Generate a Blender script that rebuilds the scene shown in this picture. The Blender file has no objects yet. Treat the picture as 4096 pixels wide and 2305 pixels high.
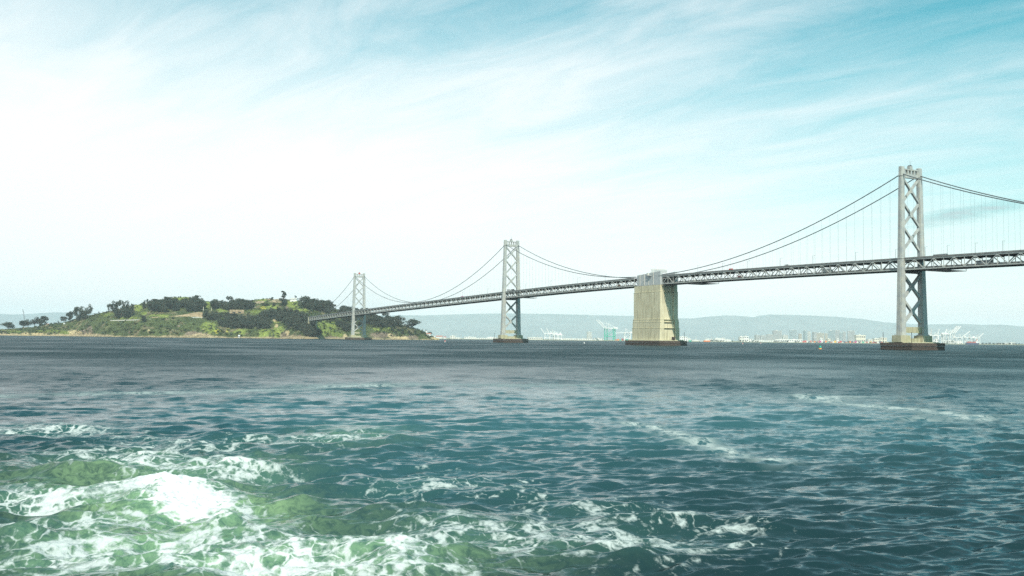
import bpy, math, random
import numpy as np
from mathutils import Matrix, Vector
random.seed(7); rng = np.random.default_rng(7)
sc = bpy.context.scene
COL = sc.collection

# ------------------------------------------------------------------ camera
# world frame: X along the bridge (towards the city), Y across it (away from the boat), Z up, metres
W, H = 4096.0, 2305.0
CX, CY, CH, YAW, PIT, ROLL, FPX = 541.55, -639.37, 5.667, -1.096929, 0.0527738, 0.0103031, 3849.485
FW = np.array([math.sin(YAW)*math.cos(PIT), math.cos(YAW)*math.cos(PIT), math.sin(PIT)])
R0 = np.array([math.cos(YAW), -math.sin(YAW), 0.0]); U0 = np.cross(R0, FW)
RT = R0*math.cos(ROLL) + U0*math.sin(ROLL); UP = -R0*math.sin(ROLL) + U0*math.cos(ROLL)
CAM = np.array([CX, CY, CH])
cd = bpy.data.cameras.new('camera'); cam = bpy.data.objects.new('camera', cd); COL.objects.link(cam)
cd.sensor_fit = 'HORIZONTAL'; cd.sensor_width = 36.0; cd.lens = 36.0*FPX/W
cd.clip_start = 0.5; cd.clip_end = 80000.0
m = Matrix.Identity(4)
for i in range(3):
    m[i][0] = RT[i]; m[i][1] = UP[i]; m[i][2] = -FW[i]; m[i][3] = CAM[i]
cam.matrix_world = m
sc.camera = cam

# ------------------------------------------------------------------ light, sky, exposure
SUN = np.array([0.665, -0.235, 0.707]); SUN /= np.linalg.norm(SUN)
sl = bpy.data.lights.new('sun', 'SUN'); sl.energy = 5.0; sl.angle = math.radians(0.5); sl.color = (1.0, 0.93, 0.81)
so = bpy.data.objects.new('sun', sl); COL.objects.link(so)
so.rotation_euler = Vector(-SUN).to_track_quat('-Z', 'Y').to_euler(); so.location = (0, -300, 600)

world = bpy.data.worlds.new('World'); sc.world = world; world.use_nodes = True
def build_world():
    nt = world.node_tree; N = nt.nodes; L = nt.links; N.clear()
    def nd(t, **k):
        n = N.new(t)
        for a, b in k.items(): setattr(n, a, b)
        return n
    def math_(op, a, b=None, c=None, clamp=False):
        n = nd('ShaderNodeMath', operation=op, use_clamp=clamp)
        for i, v in enumerate((a, b, c)):
            if v is None: continue
            if isinstance(v, (int, float)): n.inputs[i].default_value = v
            else: L.new(v, n.inputs[i])
        return n.outputs[0]
    def ramp(v, a, b, lo=0.0, hi=1.0):
        n = nd('ShaderNodeMapRange', interpolation_type='SMOOTHSTEP')
        L.new(v, n.inputs[0]); n.inputs[1].default_value = a; n.inputs[2].default_value = b
        n.inputs[3].default_value = lo; n.inputs[4].default_value = hi
        return n.outputs[0]
    sky = nd('ShaderNodeTexSky', sky_type='NISHITA', sun_disc=False)
    sky.sun_elevation = math.asin(SUN[2]); sky.sun_rotation = math.atan2(SUN[0], SUN[1])
    sky.air_density = 1.0; sky.dust_density = 0.6; sky.ozone_density = 1.2; sky.altitude = 0
    tint = nd('ShaderNodeMix', data_type='RGBA', blend_type='MULTIPLY'); tint.inputs[0].default_value = 1.0
    L.new(sky.outputs[0], tint.inputs[6]); tint.inputs[7].default_value = (0.42, 1.60, 1.28, 1)
    tc = nd('ShaderNodeTexCoord'); sep = nd('ShaderNodeSeparateXYZ'); L.new(tc.outputs['Generated'], sep.inputs[0])
    z = math_('MAXIMUM', sep.outputs[2], 0.0)
    # the cloud sheet: direction projected on a flat layer overhead, turned so that its streaks run with the wind
    inv = math_('DIVIDE', 1.0, math_('ADD', z, 0.10))
    sx = math_('MULTIPLY', sep.outputs[0], inv); sy = math_('MULTIPLY', sep.outputs[1], inv)
    a = math.radians(CLOUD_TURN)
    cx = math_('ADD', math_('MULTIPLY', sx, math.cos(a)), math_('MULTIPLY', sy, math.sin(a)))
    cy = math_('SUBTRACT', math_('MULTIPLY', sy, math.cos(a)), math_('MULTIPLY', sx, math.sin(a)))
    def noise(fx, fy, off, scale, detail, rough=0.55, dist=0.0):
        cmb = nd('ShaderNodeCombineXYZ')
        L.new(math_('MULTIPLY', cx, fx), cmb.inputs[0]); L.new(math_('MULTIPLY', cy, fy), cmb.inputs[1]); cmb.inputs[2].default_value = off
        n = nd('ShaderNodeTexNoise'); L.new(cmb.outputs[0], n.inputs['Vector'])
        n.inputs['Scale'].default_value = scale; n.inputs['Detail'].default_value = detail
        n.inputs['Roughness'].default_value = rough; n.inputs['Distortion'].default_value = dist
        return n.outputs[0]
    big = noise(0.30, 0.55, 3.7, 1.0, 3, 0.5, 0.3)
    streak = noise(0.35, 2.2, 1.3, 1.2, 7, 0.58, 0.5)
    mot = noise(1.3, 3.4, 8.1, 1.3, 8, 0.62, 0.6)
    cir = math_('ADD', math_('ADD', math_('MULTIPLY', big, 0.9), math_('MULTIPLY', streak, 0.6)), math_('MULTIPLY', mot, 0.35))
    cirrus = ramp(cir, 0.84, 1.34, 0.0, 0.42)
    # a thin veil thickens towards the horizon and towards the island side of the bay
    side = math_('ADD', math_('MULTIPLY', sep.outputs[0], float(-R0[0])), math_('MULTIPLY', sep.outputs[1], float(-R0[1])))
    zz = math_('SUBTRACT', z, math_('MULTIPLY', side, 0.21))
    zz = math_('SUBTRACT', zz, math_('MULTIPLY', math_('SUBTRACT', big, 0.5), 0.18))
    zz = math_('SUBTRACT', zz, math_('MULTIPLY', math_('SUBTRACT', mot, 0.5), math_('MULTIPLY', z, 0.75)))
    veil = ramp(zz, 0.45, 0.09)
    cover = math_('ADD', math_('MULTIPLY', veil, 0.94), math_('MULTIPLY', cirrus, math_('SUBTRACT', 1.0, math_('MULTIPLY', veil, 0.80))), clamp=True)
    # one soft grey cloud low over the hills, towards the city end of the bridge
    def along(v):
        d_ = nd('ShaderNodeVectorMath', operation='DOT_PRODUCT'); L.new(tc.outputs['Generated'], d_.inputs[0]); d_.inputs[1].default_value = tuple(float(q) for q in v); return d_.outputs['Value']
    c0 = FW + RT*(3850-W/2)/FPX + UP*(H/2-858)/FPX; c0 = c0/np.linalg.norm(c0); e1 = np.cross(c0, [0,0,1.]); e1 = e1/np.linalg.norm(e1); e2 = np.cross(e1, c0); e1, e2 = e1+.16*e2, e2-.16*e1
    gn = noise(1.1, 1.1, 5.5, 2.6, 6, 0.6, 0.4)
    rr = math_('ADD', math_('POWER', math_('DIVIDE', along(e1), .052), 2.0), math_('POWER', math_('DIVIDE', along(e2), .0095), 2.0))
    rr = math_('ADD', rr, math_('MULTIPLY', math_('SUBTRACT', gn, .5), 3.0))
    grey = math_('MULTIPLY', ramp(rr, 1.5, -.1), ramp(along(c0), 0.0, 0.5))
    cl = nd('ShaderNodeMix', data_type='RGBA'); L.new(math_('MULTIPLY', grey, 0.9), cl.inputs[0])
    cl.inputs[6].default_value = (1.0, 1.0, 1.0, 1); cl.inputs[7].default_value = (0.44, 0.47, 0.50, 1)
    cs = nd('ShaderNodeMix', data_type='RGBA', blend_type='MULTIPLY'); cs.inputs[0].default_value = 1.0
    L.new(cl.outputs[2], cs.inputs[6]); cs.inputs[7].default_value = (CLOUD_L/SKY_S,)*3 + (1,)
    cover = math_('MAXIMUM', cover, math_('MULTIPLY', grey, 0.85))
    mx = nd('ShaderNodeMix', data_type='RGBA'); L.new(cover, mx.inputs[0]); L.new(tint.outputs[2], mx.inputs[6]); L.new(cs.outputs[2], mx.inputs[7])
    bg = nd('ShaderNodeBackground'); L.new(mx.outputs[2], bg.inputs[0]); bg.inputs[1].default_value = SKY_S
    out = nd('ShaderNodeOutputWorld'); L.new(bg.outputs[0], out.inputs[0])
CLOUD_TURN = 20.0; SKY_S = 0.10; CLOUD_L = 1.12
build_world()
world.cycles.sampling_method = 'MANUAL'; world.cycles.sample_map_resolution = 1024
vs = sc.view_settings; sc.display_settings.display_device = 'sRGB'
vs.view_transform = 'Standard'; vs.look = 'None'; vs.exposure = 0.05; vs.gamma = 1.0; vs.use_curve_mapping = False
cy_ = sc.cycles
cy_.use_denoising = False; cy_.denoiser = 'OPENIMAGEDENOISE'; cy_.max_bounces = 6; cy_.volume_bounces = 1; cy_.diffuse_bounces = 3
cy_.glossy_bounces = 3; cy_.transparent_max_bounces = 8; cy_.caustics_reflective = False; cy_.caustics_refractive = False
cy_.volume_max_steps = 64; cy_.sample_clamp_indirect = 4.0
sc.render.film_transparent = False

# ------------------------------------------------------------------ helpers
def yh(px): return H/2 + (FW[2]*FPX + RT[2]*(np.asarray(px, float)-W/2))/UP[2]
def proj(P):
    d = np.asarray(P, float) - CAM; z = d @ FW
    return np.stack([W/2 + FPX*(d @ RT)/z, H/2 - FPX*(d @ UP)/z], -1)
def ptz(px, z, depth):
    """point in image column px, at height z, at a distance along the view axis"""
    d = FW + RT*(px-W/2)/FPX
    v = (z - CH - d[2]*depth)/(UP[2]*depth)
    return CAM + (d + UP*v)*depth
def ptd(px, py, depth): return CAM + (FW + RT*(px-W/2)/FPX + UP*(H/2-py)/FPX)*depth
def ground(px, py, z=0.0):
    d = FW + RT*(px-W/2)/FPX + UP*(H/2-py)/FPX
    return CAM + d*((z-CH)/d[2])
FH = FW[:2]/np.linalg.norm(FW[:2]); RH = R0[:2]
CAMROT = math.atan2(RH[1], RH[0])        # heading of the image's right-hand direction

class MB:
    def __init__(s): s.v = []; s.f = []
    def add(s, vs, fs):
        b = len(s.v); s.v += [tuple(map(float, q)) for q in vs]; s.f += [tuple(i+b for i in q) for q in fs]; return s
    def box(s, x0, x1, y0, y1, z0, z1, top=1.0, topy=None):
        ty = top if topy is None else topy
        cx, cy = (x0+x1)/2, (y0+y1)/2; hx, hy = (x1-x0)/2, (y1-y0)/2
        vs = [(cx-hx, cy-hy, z0), (cx+hx, cy-hy, z0), (cx+hx, cy+hy, z0), (cx-hx, cy+hy, z0),
              (cx-hx*top, cy-hy*ty, z1), (cx+hx*top, cy-hy*ty, z1), (cx+hx*top, cy+hy*ty, z1), (cx-hx*top, cy+hy*ty, z1)]
        return s.add(vs, [(0,3,2,1), (4,5,6,7), (0,1,5,4), (1,2,6,5), (2,3,7,6), (3,0,4,7)])
    def bar(s, a, b, w, h=None):
        a = np.array(a, float); b = np.array(b, float); h = h or w
        d = b-a; d /= np.linalg.norm(d); u = np.array([0,0,1.]) if abs(d[2]) < .95 else np.array([1.,0,0])
        sd = np.cross(d, u); sd /= np.linalg.norm(sd); u = np.cross(sd, d)
        o = [(-w/2,-h/2), (w/2,-h/2), (w/2,h/2), (-w/2,h/2)]
        vs = [a+sd*x+u*y for x, y in o] + [b+sd*x+u*y for x, y in o]
        return s.add(vs, [(0,1,2,3), (7,6,5,4), (0,4,5,1), (1,5,6,2), (2,6,7,3), (3,7,4,0)])
    def loft(s, rings, cap=True):
        n = len(rings[0]); vs = [p for r in rings for p in r]; fs = []
        for k in range(len(rings)-1):
            for i in range(n):
                j = (i+1) % n; fs.append((k*n+i, k*n+j, (k+1)*n+j, (k+1)*n+i))
        if cap: fs += [tuple(range(n))[::-1], tuple(range((len(rings)-1)*n, len(rings)*n))]
        return s.add(vs, fs)
    def tube(s, path, rad, n=6):
        path = [np.array(p, float) for p in path]; rings = []
        for i, p in enumerate(path):
            d = path[min(i+1, len(path)-1)] - path[max(i-1, 0)]; d /= np.linalg.norm(d)
            u = np.array([0,0,1.]) if abs(d[2]) < .95 else np.array([1.,0,0])
            sd = np.cross(d, u); sd /= np.linalg.norm(sd); u = np.cross(sd, d)
            r = rad[i] if hasattr(rad, '__len__') else rad
            rings.append([p + r*(sd*math.cos(2*math.pi*k/n)+u*math.sin(2*math.pi*k/n)) for k in range(n)])
        return s.loft(rings)
    def lathe(s, prof, n=12, c=(0,0,0)):
        return s.loft([[(c[0]+r*math.cos(2*math.pi*k/n), c[1]+r*math.sin(2*math.pi*k/n), c[2]+z) for k in range(n)] for r, z in prof])
    def mesh(s, name):
        me = bpy.data.meshes.new(name); me.from_pydata(s.v, [], s.f); me.validate(); return me
    def build(s, name, mat, parent=None, smooth=False):
        return obj(name, s.mesh(name), mat, parent, smooth)

def loc_of(p): return Vector(p['at']) if p is not None and 'at' in p.keys() else Vector((0,0,0))
def obj(name, me, mat, parent=None, smooth=False):
    """mesh given in world coordinates; parent is an unrotated empty"""
    if mat is not None and not me.materials: me.materials.append(mat)
    if smooth: me.polygons.foreach_set('use_smooth', [True]*len(me.polygons))
    o = bpy.data.objects.new(name, me); COL.objects.link(o)
    if parent is not None:
        o.parent = parent; o.matrix_parent_inverse = PINV[parent.name] if parent.name in PINV else parent.matrix_basis.inverted()
    return o
PINV = {}
def tag(o, label=None, cat=None, group=None, kind=None):
    if label: o['label'] = label
    if cat: o['category'] = cat
    if group: o['group'] = group
    if kind: o['kind'] = kind
    return o
def thing(name, loc, label, cat, group=None, rotz=0.0):
    o = bpy.data.objects.new(name, None); COL.objects.link(o); o.empty_display_size = 1.0
    o.location = [float(q) for q in loc]; o.rotation_euler = (0, 0, rotz)
    mw = Matrix.Translation(o.location) @ Matrix.Rotation(rotz, 4, 'Z')
    PINV[o.name] = mw.inverted()
    return tag(o, label, cat, group)
_unit = {}
def unit_mesh(mat):
    if mat.name not in _unit:
        b = MB().box(-.5,.5,-.5,.5,-.5,.5); me = b.mesh('bar'); me.materials.append(mat); _unit[mat.name] = me
    return _unit[mat.name]
def bar(name, parent, a, b, w, h, mat, roll_up=None, sub=None):
    """a straight member between two world points sharing one unit mesh; w sideways, h in the up direction"""
    a = np.array(a, float); b = np.array(b, float); d = b-a; L_ = np.linalg.norm(d); d /= L_
    u = np.array(roll_up, float) if roll_up is not None else (np.array([0,0,1.]) if abs(d[2]) < .97 else np.array([1.,0,0]))
    s_ = np.cross(d, u); s_ /= np.linalg.norm(s_); u = np.cross(s_, d); c = (a+b)/2
    o = bpy.data.objects.new(name, unit_mesh(mat)); COL.objects.link(o)
    M = Matrix(((d[0]*L_, s_[0]*w, u[0]*h, c[0]), (d[1]*L_, s_[1]*w, u[1]*h, c[1]), (d[2]*L_, s_[2]*w, u[2]*h, c[2]), (0,0,0,1)))
    o.parent = parent; o.matrix_parent_inverse = PINV[parent.name]
    o.matrix_basis = M
    return o
def child_of(o, parent):
    """turn a part into a sub-part of another part (both in world coordinates)"""
    o.parent = parent; o.matrix_parent_inverse = parent.matrix_basis.inverted()
    return o

# ------------------------------------------------------------------ materials
def mat_base(name):
    m_ = bpy.data.materials.new(name); m_.use_nodes = True; nt = m_.node_tree
    return m_, nt, nt.nodes, nt.links, nt.nodes['Principled BSDF']
def noisy(name, c1, c2, scale=0.2, rough=0.6, streak=0.0, c3=None, metal=0.0, detail=6, spec=0.4, lo=.35, hi=.65):
    """two-tone surface: large blotches between c1 and c2; optional vertical run-off streaks of c3"""
    m_, nt, N, L, b = mat_base(name)
    g = N.new('ShaderNodeNewGeometry')
    n = N.new('ShaderNodeTexNoise'); n.inputs['Scale'].default_value = scale; n.inputs['Detail'].default_value = detail
    L.new(g.outputs['Position'], n.inputs['Vector'])
    r = N.new('ShaderNodeMapRange'); L.new(n.outputs[0], r.inputs[0]); r.inputs[1].default_value = lo; r.inputs[2].default_value = hi
    mx = N.new('ShaderNodeMix'); mx.data_type = 'RGBA'; L.new(r.outputs[0], mx.inputs[0])
    mx.inputs[6].default_value = (*c1, 1); mx.inputs[7].default_value = (*c2, 1); col = mx.outputs[2]
    if streak:
        mp = N.new('ShaderNodeMapping'); mp.inputs['Scale'].default_value = (1, 1, 0.05); L.new(g.outputs['Position'], mp.inputs[0])
        n2 = N.new('ShaderNodeTexNoise'); n2.inputs['Scale'].default_value = 0.9; n2.inputs['Detail'].default_value = 5; L.new(mp.outputs[0], n2.inputs['Vector'])
        r2 = N.new('ShaderNodeMapRange'); L.new(n2.outputs[0], r2.inputs[0]); r2.inputs[1].default_value = .5; r2.inputs[2].default_value = .72; r2.inputs[4].default_value = streak
        m2 = N.new('ShaderNodeMix'); m2.data_type = 'RGBA'; L.new(r2.outputs[0], m2.inputs[0]); L.new(col, m2.inputs[6]); m2.inputs[7].default_value = (*(c3 or c1), 1); col = m2.outputs[2]
    L.new(col, b.inputs['Base Color']); b.inputs['Roughness'].default_value = rough; b.inputs['Metallic'].default_value = metal
    b.inputs['Specular IOR Level'].default_value = spec
    return m_
M = {}
M['steel'] = noisy('painted_steel', (.36,.39,.395), (.48,.49,.45), .25, .55, .6, (.30,.27,.21))
M['truss'] = noisy('truss_steel', (.40,.43,.42), (.52,.53,.48), .35, .6, .3, (.22,.19,.15))
M['cable'] = noisy('cable_steel', (.10,.12,.13), (.15,.17,.18), .5, .6)
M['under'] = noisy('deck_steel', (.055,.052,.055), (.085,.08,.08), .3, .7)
M['road'] = noisy('roadway', (.07,.07,.07), (.10,.10,.10), .3, .9)
M['barrier'] = noisy('barrier', (.19,.19,.19), (.27,.27,.25), .3, .8, .4, (.14,.13,.11))
M['concrete'] = noisy('weathered_concrete', (.61,.56,.38), (.70,.65,.46), .12, .85, .75, (.20,.18,.12))
M['joint'] = noisy('concrete_joint', (.12,.11,.08), (.2,.18,.13), .4, .9)
M['housing'] = noisy('grey_housing', (.44,.47,.47), (.53,.55,.54), .2, .7, .3, (.30,.34,.35))
M['rib'] = noisy('pale_rib', (.60,.58,.52), (.68,.66,.60), .4, .7)
M['pedestal'] = noisy('pier_concrete', (.37,.36,.23), (.46,.43,.31), .18, .85, .7, (.20,.20,.11))
M['timber_hi'] = noisy('fender_timber', (.085,.068,.056), (.125,.098,.082), .5, .85, .5, (.09,.06,.05))
M['timber_lo'] = noisy('wet_timber', (.055,.042,.034), (.085,.062,.05), .5, .8, .4, (.03,.028,.022))
M['white'] = noisy('white_paint', (.74,.74,.72), (.82,.82,.80), .05, .5)
M['white2'] = noisy('off_white', (.62,.62,.58), (.74,.73,.69), .03, .7)
M['green'] = noisy('green_paint', (.01,.36,.24), (.02,.44,.30), .05, .5)
M['red'] = noisy('red_paint', (.50,.05,.04), (.60,.08,.06), .3, .45)
M['orange'] = noisy('orange_paint', (.75,.22,.06), (.82,.28,.08), .3, .5)
M['yellow'] = noisy('yellow_paint', (.80,.45,.08), (.85,.55,.12), .3, .5)
M['navy'] = noisy('dark_blue_paint', (.03,.04,.10), (.05,.06,.14), .2, .5)
M['magenta'] = noisy('magenta_paint', (.45,.04,.22), (.5,.06,.26), .2, .5)
M['dark'] = noisy('dark_rubber', (.025,.025,.027), (.05,.05,.05), .4, .8)
M['glass'] = noisy('window_glass', (.05,.07,.09), (.10,.13,.15), .2, .15)
M['tile'] = noisy('red_tile', (.42,.15,.10), (.55,.22,.15), .4, .8)
M['tower_grey'] = noisy('grey_facade', (.44,.45,.45), (.52,.53,.53), .02, .7)
M['tower_blue'] = noisy('blue_glass_facade', (.36,.44,.47), (.44,.52,.55), .02, .35)
M['tower_tan'] = noisy('tan_facade', (.50,.45,.37), (.58,.53,.44), .02, .8)
M['cream'] = noisy('cream_facade', (.66,.61,.50), (.72,.68,.57), .02, .8)
M['trunk'] = noisy('bark', (.09,.075,.06), (.16,.13,.10), .5, .9)
M['deadwood'] = noisy('pale_wood', (.50,.46,.34), (.58,.54,.42), .5, .9)
M['rock'] = noisy('tan_rock', (.30,.23,.14), (.44,.34,.22), .15, .95)
def leaf(name, c1, c2):
    m_, nt, N, L, b = mat_base(name)
    oi = N.new('ShaderNodeObjectInfo'); g = N.new('ShaderNodeNewGeometry')
    n = N.new('ShaderNodeTexNoise'); n.inputs['Scale'].default_value = .35; n.inputs['Detail'].default_value = 3; L.new(g.outputs['Position'], n.inputs['Vector'])
    ad = N.new('ShaderNodeMath'); ad.operation = 'MULTIPLY_ADD'; L.new(oi.outputs['Random'], ad.inputs[0]); ad.inputs[1].default_value = .6; L.new(n.outputs[0], ad.inputs[2])
    r = N.new('ShaderNodeMapRange'); L.new(ad.outputs[0], r.inputs[0]); r.inputs[1].default_value = .35; r.inputs[2].default_value = 1.1
    mx = N.new('ShaderNodeMix'); mx.data_type = 'RGBA'; L.new(r.outputs[0], mx.inputs[0]); mx.inputs[6].default_value = (*c1, 1); mx.inputs[7].default_value = (*c2, 1)
    L.new(mx.outputs[2], b.inputs['Base Color']); b.inputs['Roughness'].default_value = .75; b.inputs['Specular IOR Level'].default_value = .2
    return m_
M['leaf'] = leaf('dark_foliage', (.022,.033,.026), (.060,.072,.048))
M['leaf_green'] = leaf('green_foliage', (.050,.078,.028), (.105,.135,.042))


# ------------------------------------------------------------------ water: one sheet to the horizon, waves and wake in real relief
def water_height(X, Y, spac, wake):
    """sum of many wind waves and the choppy wake; returns displaced X, Y, Z. Waves finer than the mesh spacing are left to the material."""
    dx = np.zeros_like(X); dy = np.zeros_like(X); Z = np.zeros_like(X)
    g = np.random.default_rng(11); head = math.atan2(FH[1], FH[0]) + math.radians(14)
    lam = np.exp(g.uniform(math.log(0.30), math.log(6.5), 84)); lam.sort()
    grp = [.45+1.15*vnoise(X*f+o, Y*f, 70+i, 3) for i, (f, o) in enumerate(((.11,0), (.06,9), (.17,31)))]   # waves come in groups, in gusts and lulls
    for k, l in enumerate(lam):
        th = head + g.normal(0, 0.34) + (math.pi if g.random() < .25 else 0); kk = 2*math.pi/l
        steep = 0.0240 * (1.0 if l < 1.2 else (1.2/l)**.22) * g.uniform(.6, 1.35)
        A = steep/kk*2.0
        fade = np.clip(l/(spac*1.5) - .75, 0, 1)*grp[k % 3]
        ph = kk*(X*math.cos(th)+Y*math.sin(th)) + g.uniform(0, 6.283)
        c, s_ = np.cos(ph), np.sin(ph)
        Z += A*fade*c; dx -= .48*A*fade*math.cos(th)*s_; dy -= .48*A*fade*math.sin(th)*s_
    # wake chop: isotropic, shorter, only where the boat stirred the water
    for k in range(36):
        l = math.exp(g.uniform(math.log(.8), math.log(5.5))); th = g.uniform(0, 6.283); kk = 2*math.pi/l
        A = .085/kk*g.uniform(.5, 1.3)*.80; fade = np.clip(l/(spac*2.2) - .8, 0, 1)*wake
        ph = kk*(X*math.cos(th)+Y*math.sin(th)) + g.uniform(0, 6.283)
        Z += A*fade*np.cos(ph); dx -= .4*A*fade*math.cos(th)*np.sin(ph); dy -= .4*A*fade*math.sin(th)*np.sin(ph)
    return X+dx, Y+dy, Z
_tab = {}
def vnoise(x, y, seed=0, octaves=4, gain=.5):
    """value noise on a lattice, about 0..1"""
    if seed not in _tab: _tab[seed] = np.random.default_rng(seed).random((256, 256))
    tab = _tab[seed]; out = 0; amp = 1; tot = 0
    for o in range(octaves):
        xi = np.floor(x).astype(int); yi = np.floor(y).astype(int); fx = x-xi; fy = y-yi
        fx = fx*fx*(3-2*fx); fy = fy*fy*(3-2*fy); a = xi & 255; b = yi & 255; a1 = (a+1) & 255; b1 = (b+1) & 255
        out = out + amp*((tab[a,b]*(1-fx)+tab[a1,b]*fx)*(1-fy) + (tab[a,b1]*(1-fx)+tab[a1,b1]*fx)*fy); tot += amp
        amp *= gain; x = x*2.03+17.1; y = y*2.03+5.3
    return out/tot
def blob(X, Y, px, py, wx, wd):
    """soft ellipse on the water round the spot seen at px, py; wx metres wide, wd metres deep (seen from the boat)"""
    c = ground(px, py); ax = c[:2]-CAM[:2]; ax = ax/np.linalg.norm(ax)
    a = (X-c[0])*ax[0]+(Y-c[1])*ax[1]; b = (X-c[0])*ax[1]-(Y-c[1])*ax[0]
    return np.exp(-(a/wd)**2-(b/wx)**2)
def line(X, Y, pts, w):
    P = [ground(*p)[:2] for p in pts]; best = np.full(X.shape, 1e9)
    for a, b in zip(P[:-1], P[1:]):
        d = b-a; t = np.clip(((X-a[0])*d[0]+(Y-a[1])*d[1])/(d@d), 0, 1)
        best = np.minimum(best, np.hypot(X-a[0]-t*d[0], Y-a[1]-t*d[1]))
    return np.exp(-(best/w)**2)
def build_water():
    ybot = FPX/4*CH   # pixels below the horizon times distance, at the size the picture is judged
    near = np.array([4., 7., 10., 13., 15.5])
    mid = ybot/np.linspace(ybot/17.0, ybot/2600.0, 660)
    far = np.array([3200., 4200., 6000., 9000., 14000., 22000., 31000.])
    D = np.concatenate([near, mid, far]); sp = np.gradient(D)
    lim = math.radians(33.0); lim2 = math.radians(66.0); a0 = math.atan2(FH[1], FH[0])
    ang = np.concatenate([np.linspace(-lim2, -lim, 130)[:-1], np.linspace(-lim, lim, 930), np.linspace(lim, lim2, 130)[1:], np.linspace(lim2, 2*math.pi-lim2, 56)[1:-1]])
    A = a0 - ang
    X = CAM[0] + D[:,None]*np.cos(A)[None]; Y = CAM[1] + D[:,None]*np.sin(A)[None]
    dang = np.abs(np.gradient(ang)); dang[0] = dang[1]; dang[-1] = dang[-2]
    spac = np.maximum(sp[:,None]*.8, D[:,None]*dang[None]*.8)
    # where the boat has churned the water
    n1 = vnoise(X*.16, Y*.16, 3, 4); n2 = vnoise(X*.45, Y*.45, 5, 4)
    F = 0*X
    for (bx, by, wx, wd, am) in [(760,2010,1.35,2.3,1.9), (860,2075,1.6,1.6,0.8), (1050,2190,3,2.8,0.85), (1350,2230,2.4,1.8,0.5), (1650,2290,2,1.0,0.5), (1150,2305,2.5,1,0.55), (60,2000,1.3,2.2,0.7), (250,2010,1.6,2.2,0.55), (500,1970,1.7,3.2,0.62), (150,2110,2.2,1,0.68), (220,2185,1.9,0.8,0.66), (60,2250,1.2,0.7,0.6), (420,2090,1.6,1.2,0.5), (560,1855,2.4,2.5,0.62), (850,1850,2.3,3,0.64), (1050,1905,1.9,3.2,0.66), (760,1905,2.2,1.8,0.55), (1000,1780,3.4,4,0.44), (1400,1750,3.4,4.2,0.46), (1380,1700,3,4,0.36), (250,1830,4,5,0.42), (100,1720,4.5,6,0.4), (350,1720,5,6,0.34), (650,1770,4,5,0.34), (1900,2170,2.6,3,0.3), (1750,2100,2.2,2.2,0.32), (2200,2150,2.5,2.5,0.27), (2350,2050,2.6,3.4,0.25), (2650,2080,3,4.5,0.2), (2900,2200,3,3,0.18), (1600,1950,3,4,0.36), (2100,1970,2.6,4,0.22), (2500,2200,2.4,2,0.2), (3150,2080,3,4,0.12), (1850,1850,4,6,0.24), (2700,2080,8,7,.05), (350,2230,2.4,1.4,.5), (620,2190,2.2,1.6,.55), (760,2285,2,1,.55), (300,2290,2,.8,.4)]:
        F += am*blob(X, Y, bx, by, wx, wd)
    F = (1-np.exp(-1.45*F))*1.18; F = F*(.66+.66*n1) - .08*(1-n2) + .36*blob(X, Y, 770, 2010, 1.25, 2.0)
    wake = np.clip(1.0*blob(X,Y,760,2050,9,12)+.6*blob(X,Y,400,1800,13,14)+.5*blob(X,Y,1500,2150,10,10)+.35*blob(X,Y,1400,1800,14,14), 0, 1)
    slick = .62*line(X,Y,[(0,1585),(330,1580),(700,1573),(1180,1558),(1500,1545)],2.6)*np.clip(2.4*n1-.35,0,1) \
          + .50*line(X,Y,[(1250,1545),(1500,1537),(2000,1540),(2350,1545)],4.5)*np.clip(2.3*n1-.4,0,1) \
          + .95*line(X,Y,[(3240,1585),(3330,1612),(3560,1632),(3760,1652),(3880,1672)],2.1)*np.clip(1.8*n1+.1,0,1) \
          + .55*line(X,Y,[(3300,1590),(3420,1588)],3.0) + .5*line(X,Y,[(3700,1680),(3760,1685)],2.0) \
          + .85*line(X,Y,[(2500,1690),(2650,1720),(2780,1765),(2890,1800),(2960,1835),(3090,1848)],1.0)*np.clip(2.1*n2-.1,0,1)
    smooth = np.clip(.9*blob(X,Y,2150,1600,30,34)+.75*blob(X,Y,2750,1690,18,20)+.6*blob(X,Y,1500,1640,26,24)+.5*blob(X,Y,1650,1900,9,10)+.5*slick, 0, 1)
    aer = np.clip(.95*blob(X,Y,760,2060,3.6,4.5)+.8*blob(X,Y,1150,2270,4.5,2.2)+.55*blob(X,Y,450,2200,3.5,2.5)+.5*blob(X,Y,560,1960,3.2,4.5)+.4*blob(X,Y,900,1860,4,4)+.3*blob(X,Y,250,1900,5,7)+.25*blob(X,Y,1400,1740,4,6)+.2*blob(X,Y,1700,2150,4,4), 0, 1)*(.45+.8*n1)
    aer = np.clip(.95*blob(X,Y,760,2060,3.6,4.5)+.8*blob(X,Y,1150,2270,4.5,2.2)+.55*blob(X,Y,450,2200,3.5,2.5)+.5*blob(X,Y,560,1960,3.2,4.5)+.4*blob(X,Y,900,1860,4,4)+.3*blob(X,Y,250,1900,5,7)+.25*blob(X,Y,1400,1740,4,6)+.2*blob(X,Y,1700,2150,4,4), 0, 1)*(.45+.8*n1)
    X2, Y2, Z = water_height(X, Y, spac*(1-.25*smooth)+.0, wake)
    Z *= (1-.15*smooth)
    hump = .55*blob(X,Y,745,1990,1.8,1.5)*(.7+.6*n2) + .26*blob(X,Y,520,1975,2.2,1.2) + .25*blob(X,Y,900,1880,2.4,1.6) + .3*blob(X,Y,560,1860,2.4,1.2) - .28*blob(X,Y,1080,1930,2.4,2.2) + .10*blob(X,Y,180,2130,2.5,1.2) + .25*blob(X,Y,1500,1770,3,1.5)
    rough_tex = vnoise(X*3.4, Y*3.4, 9, 4, .6)-.5
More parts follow.
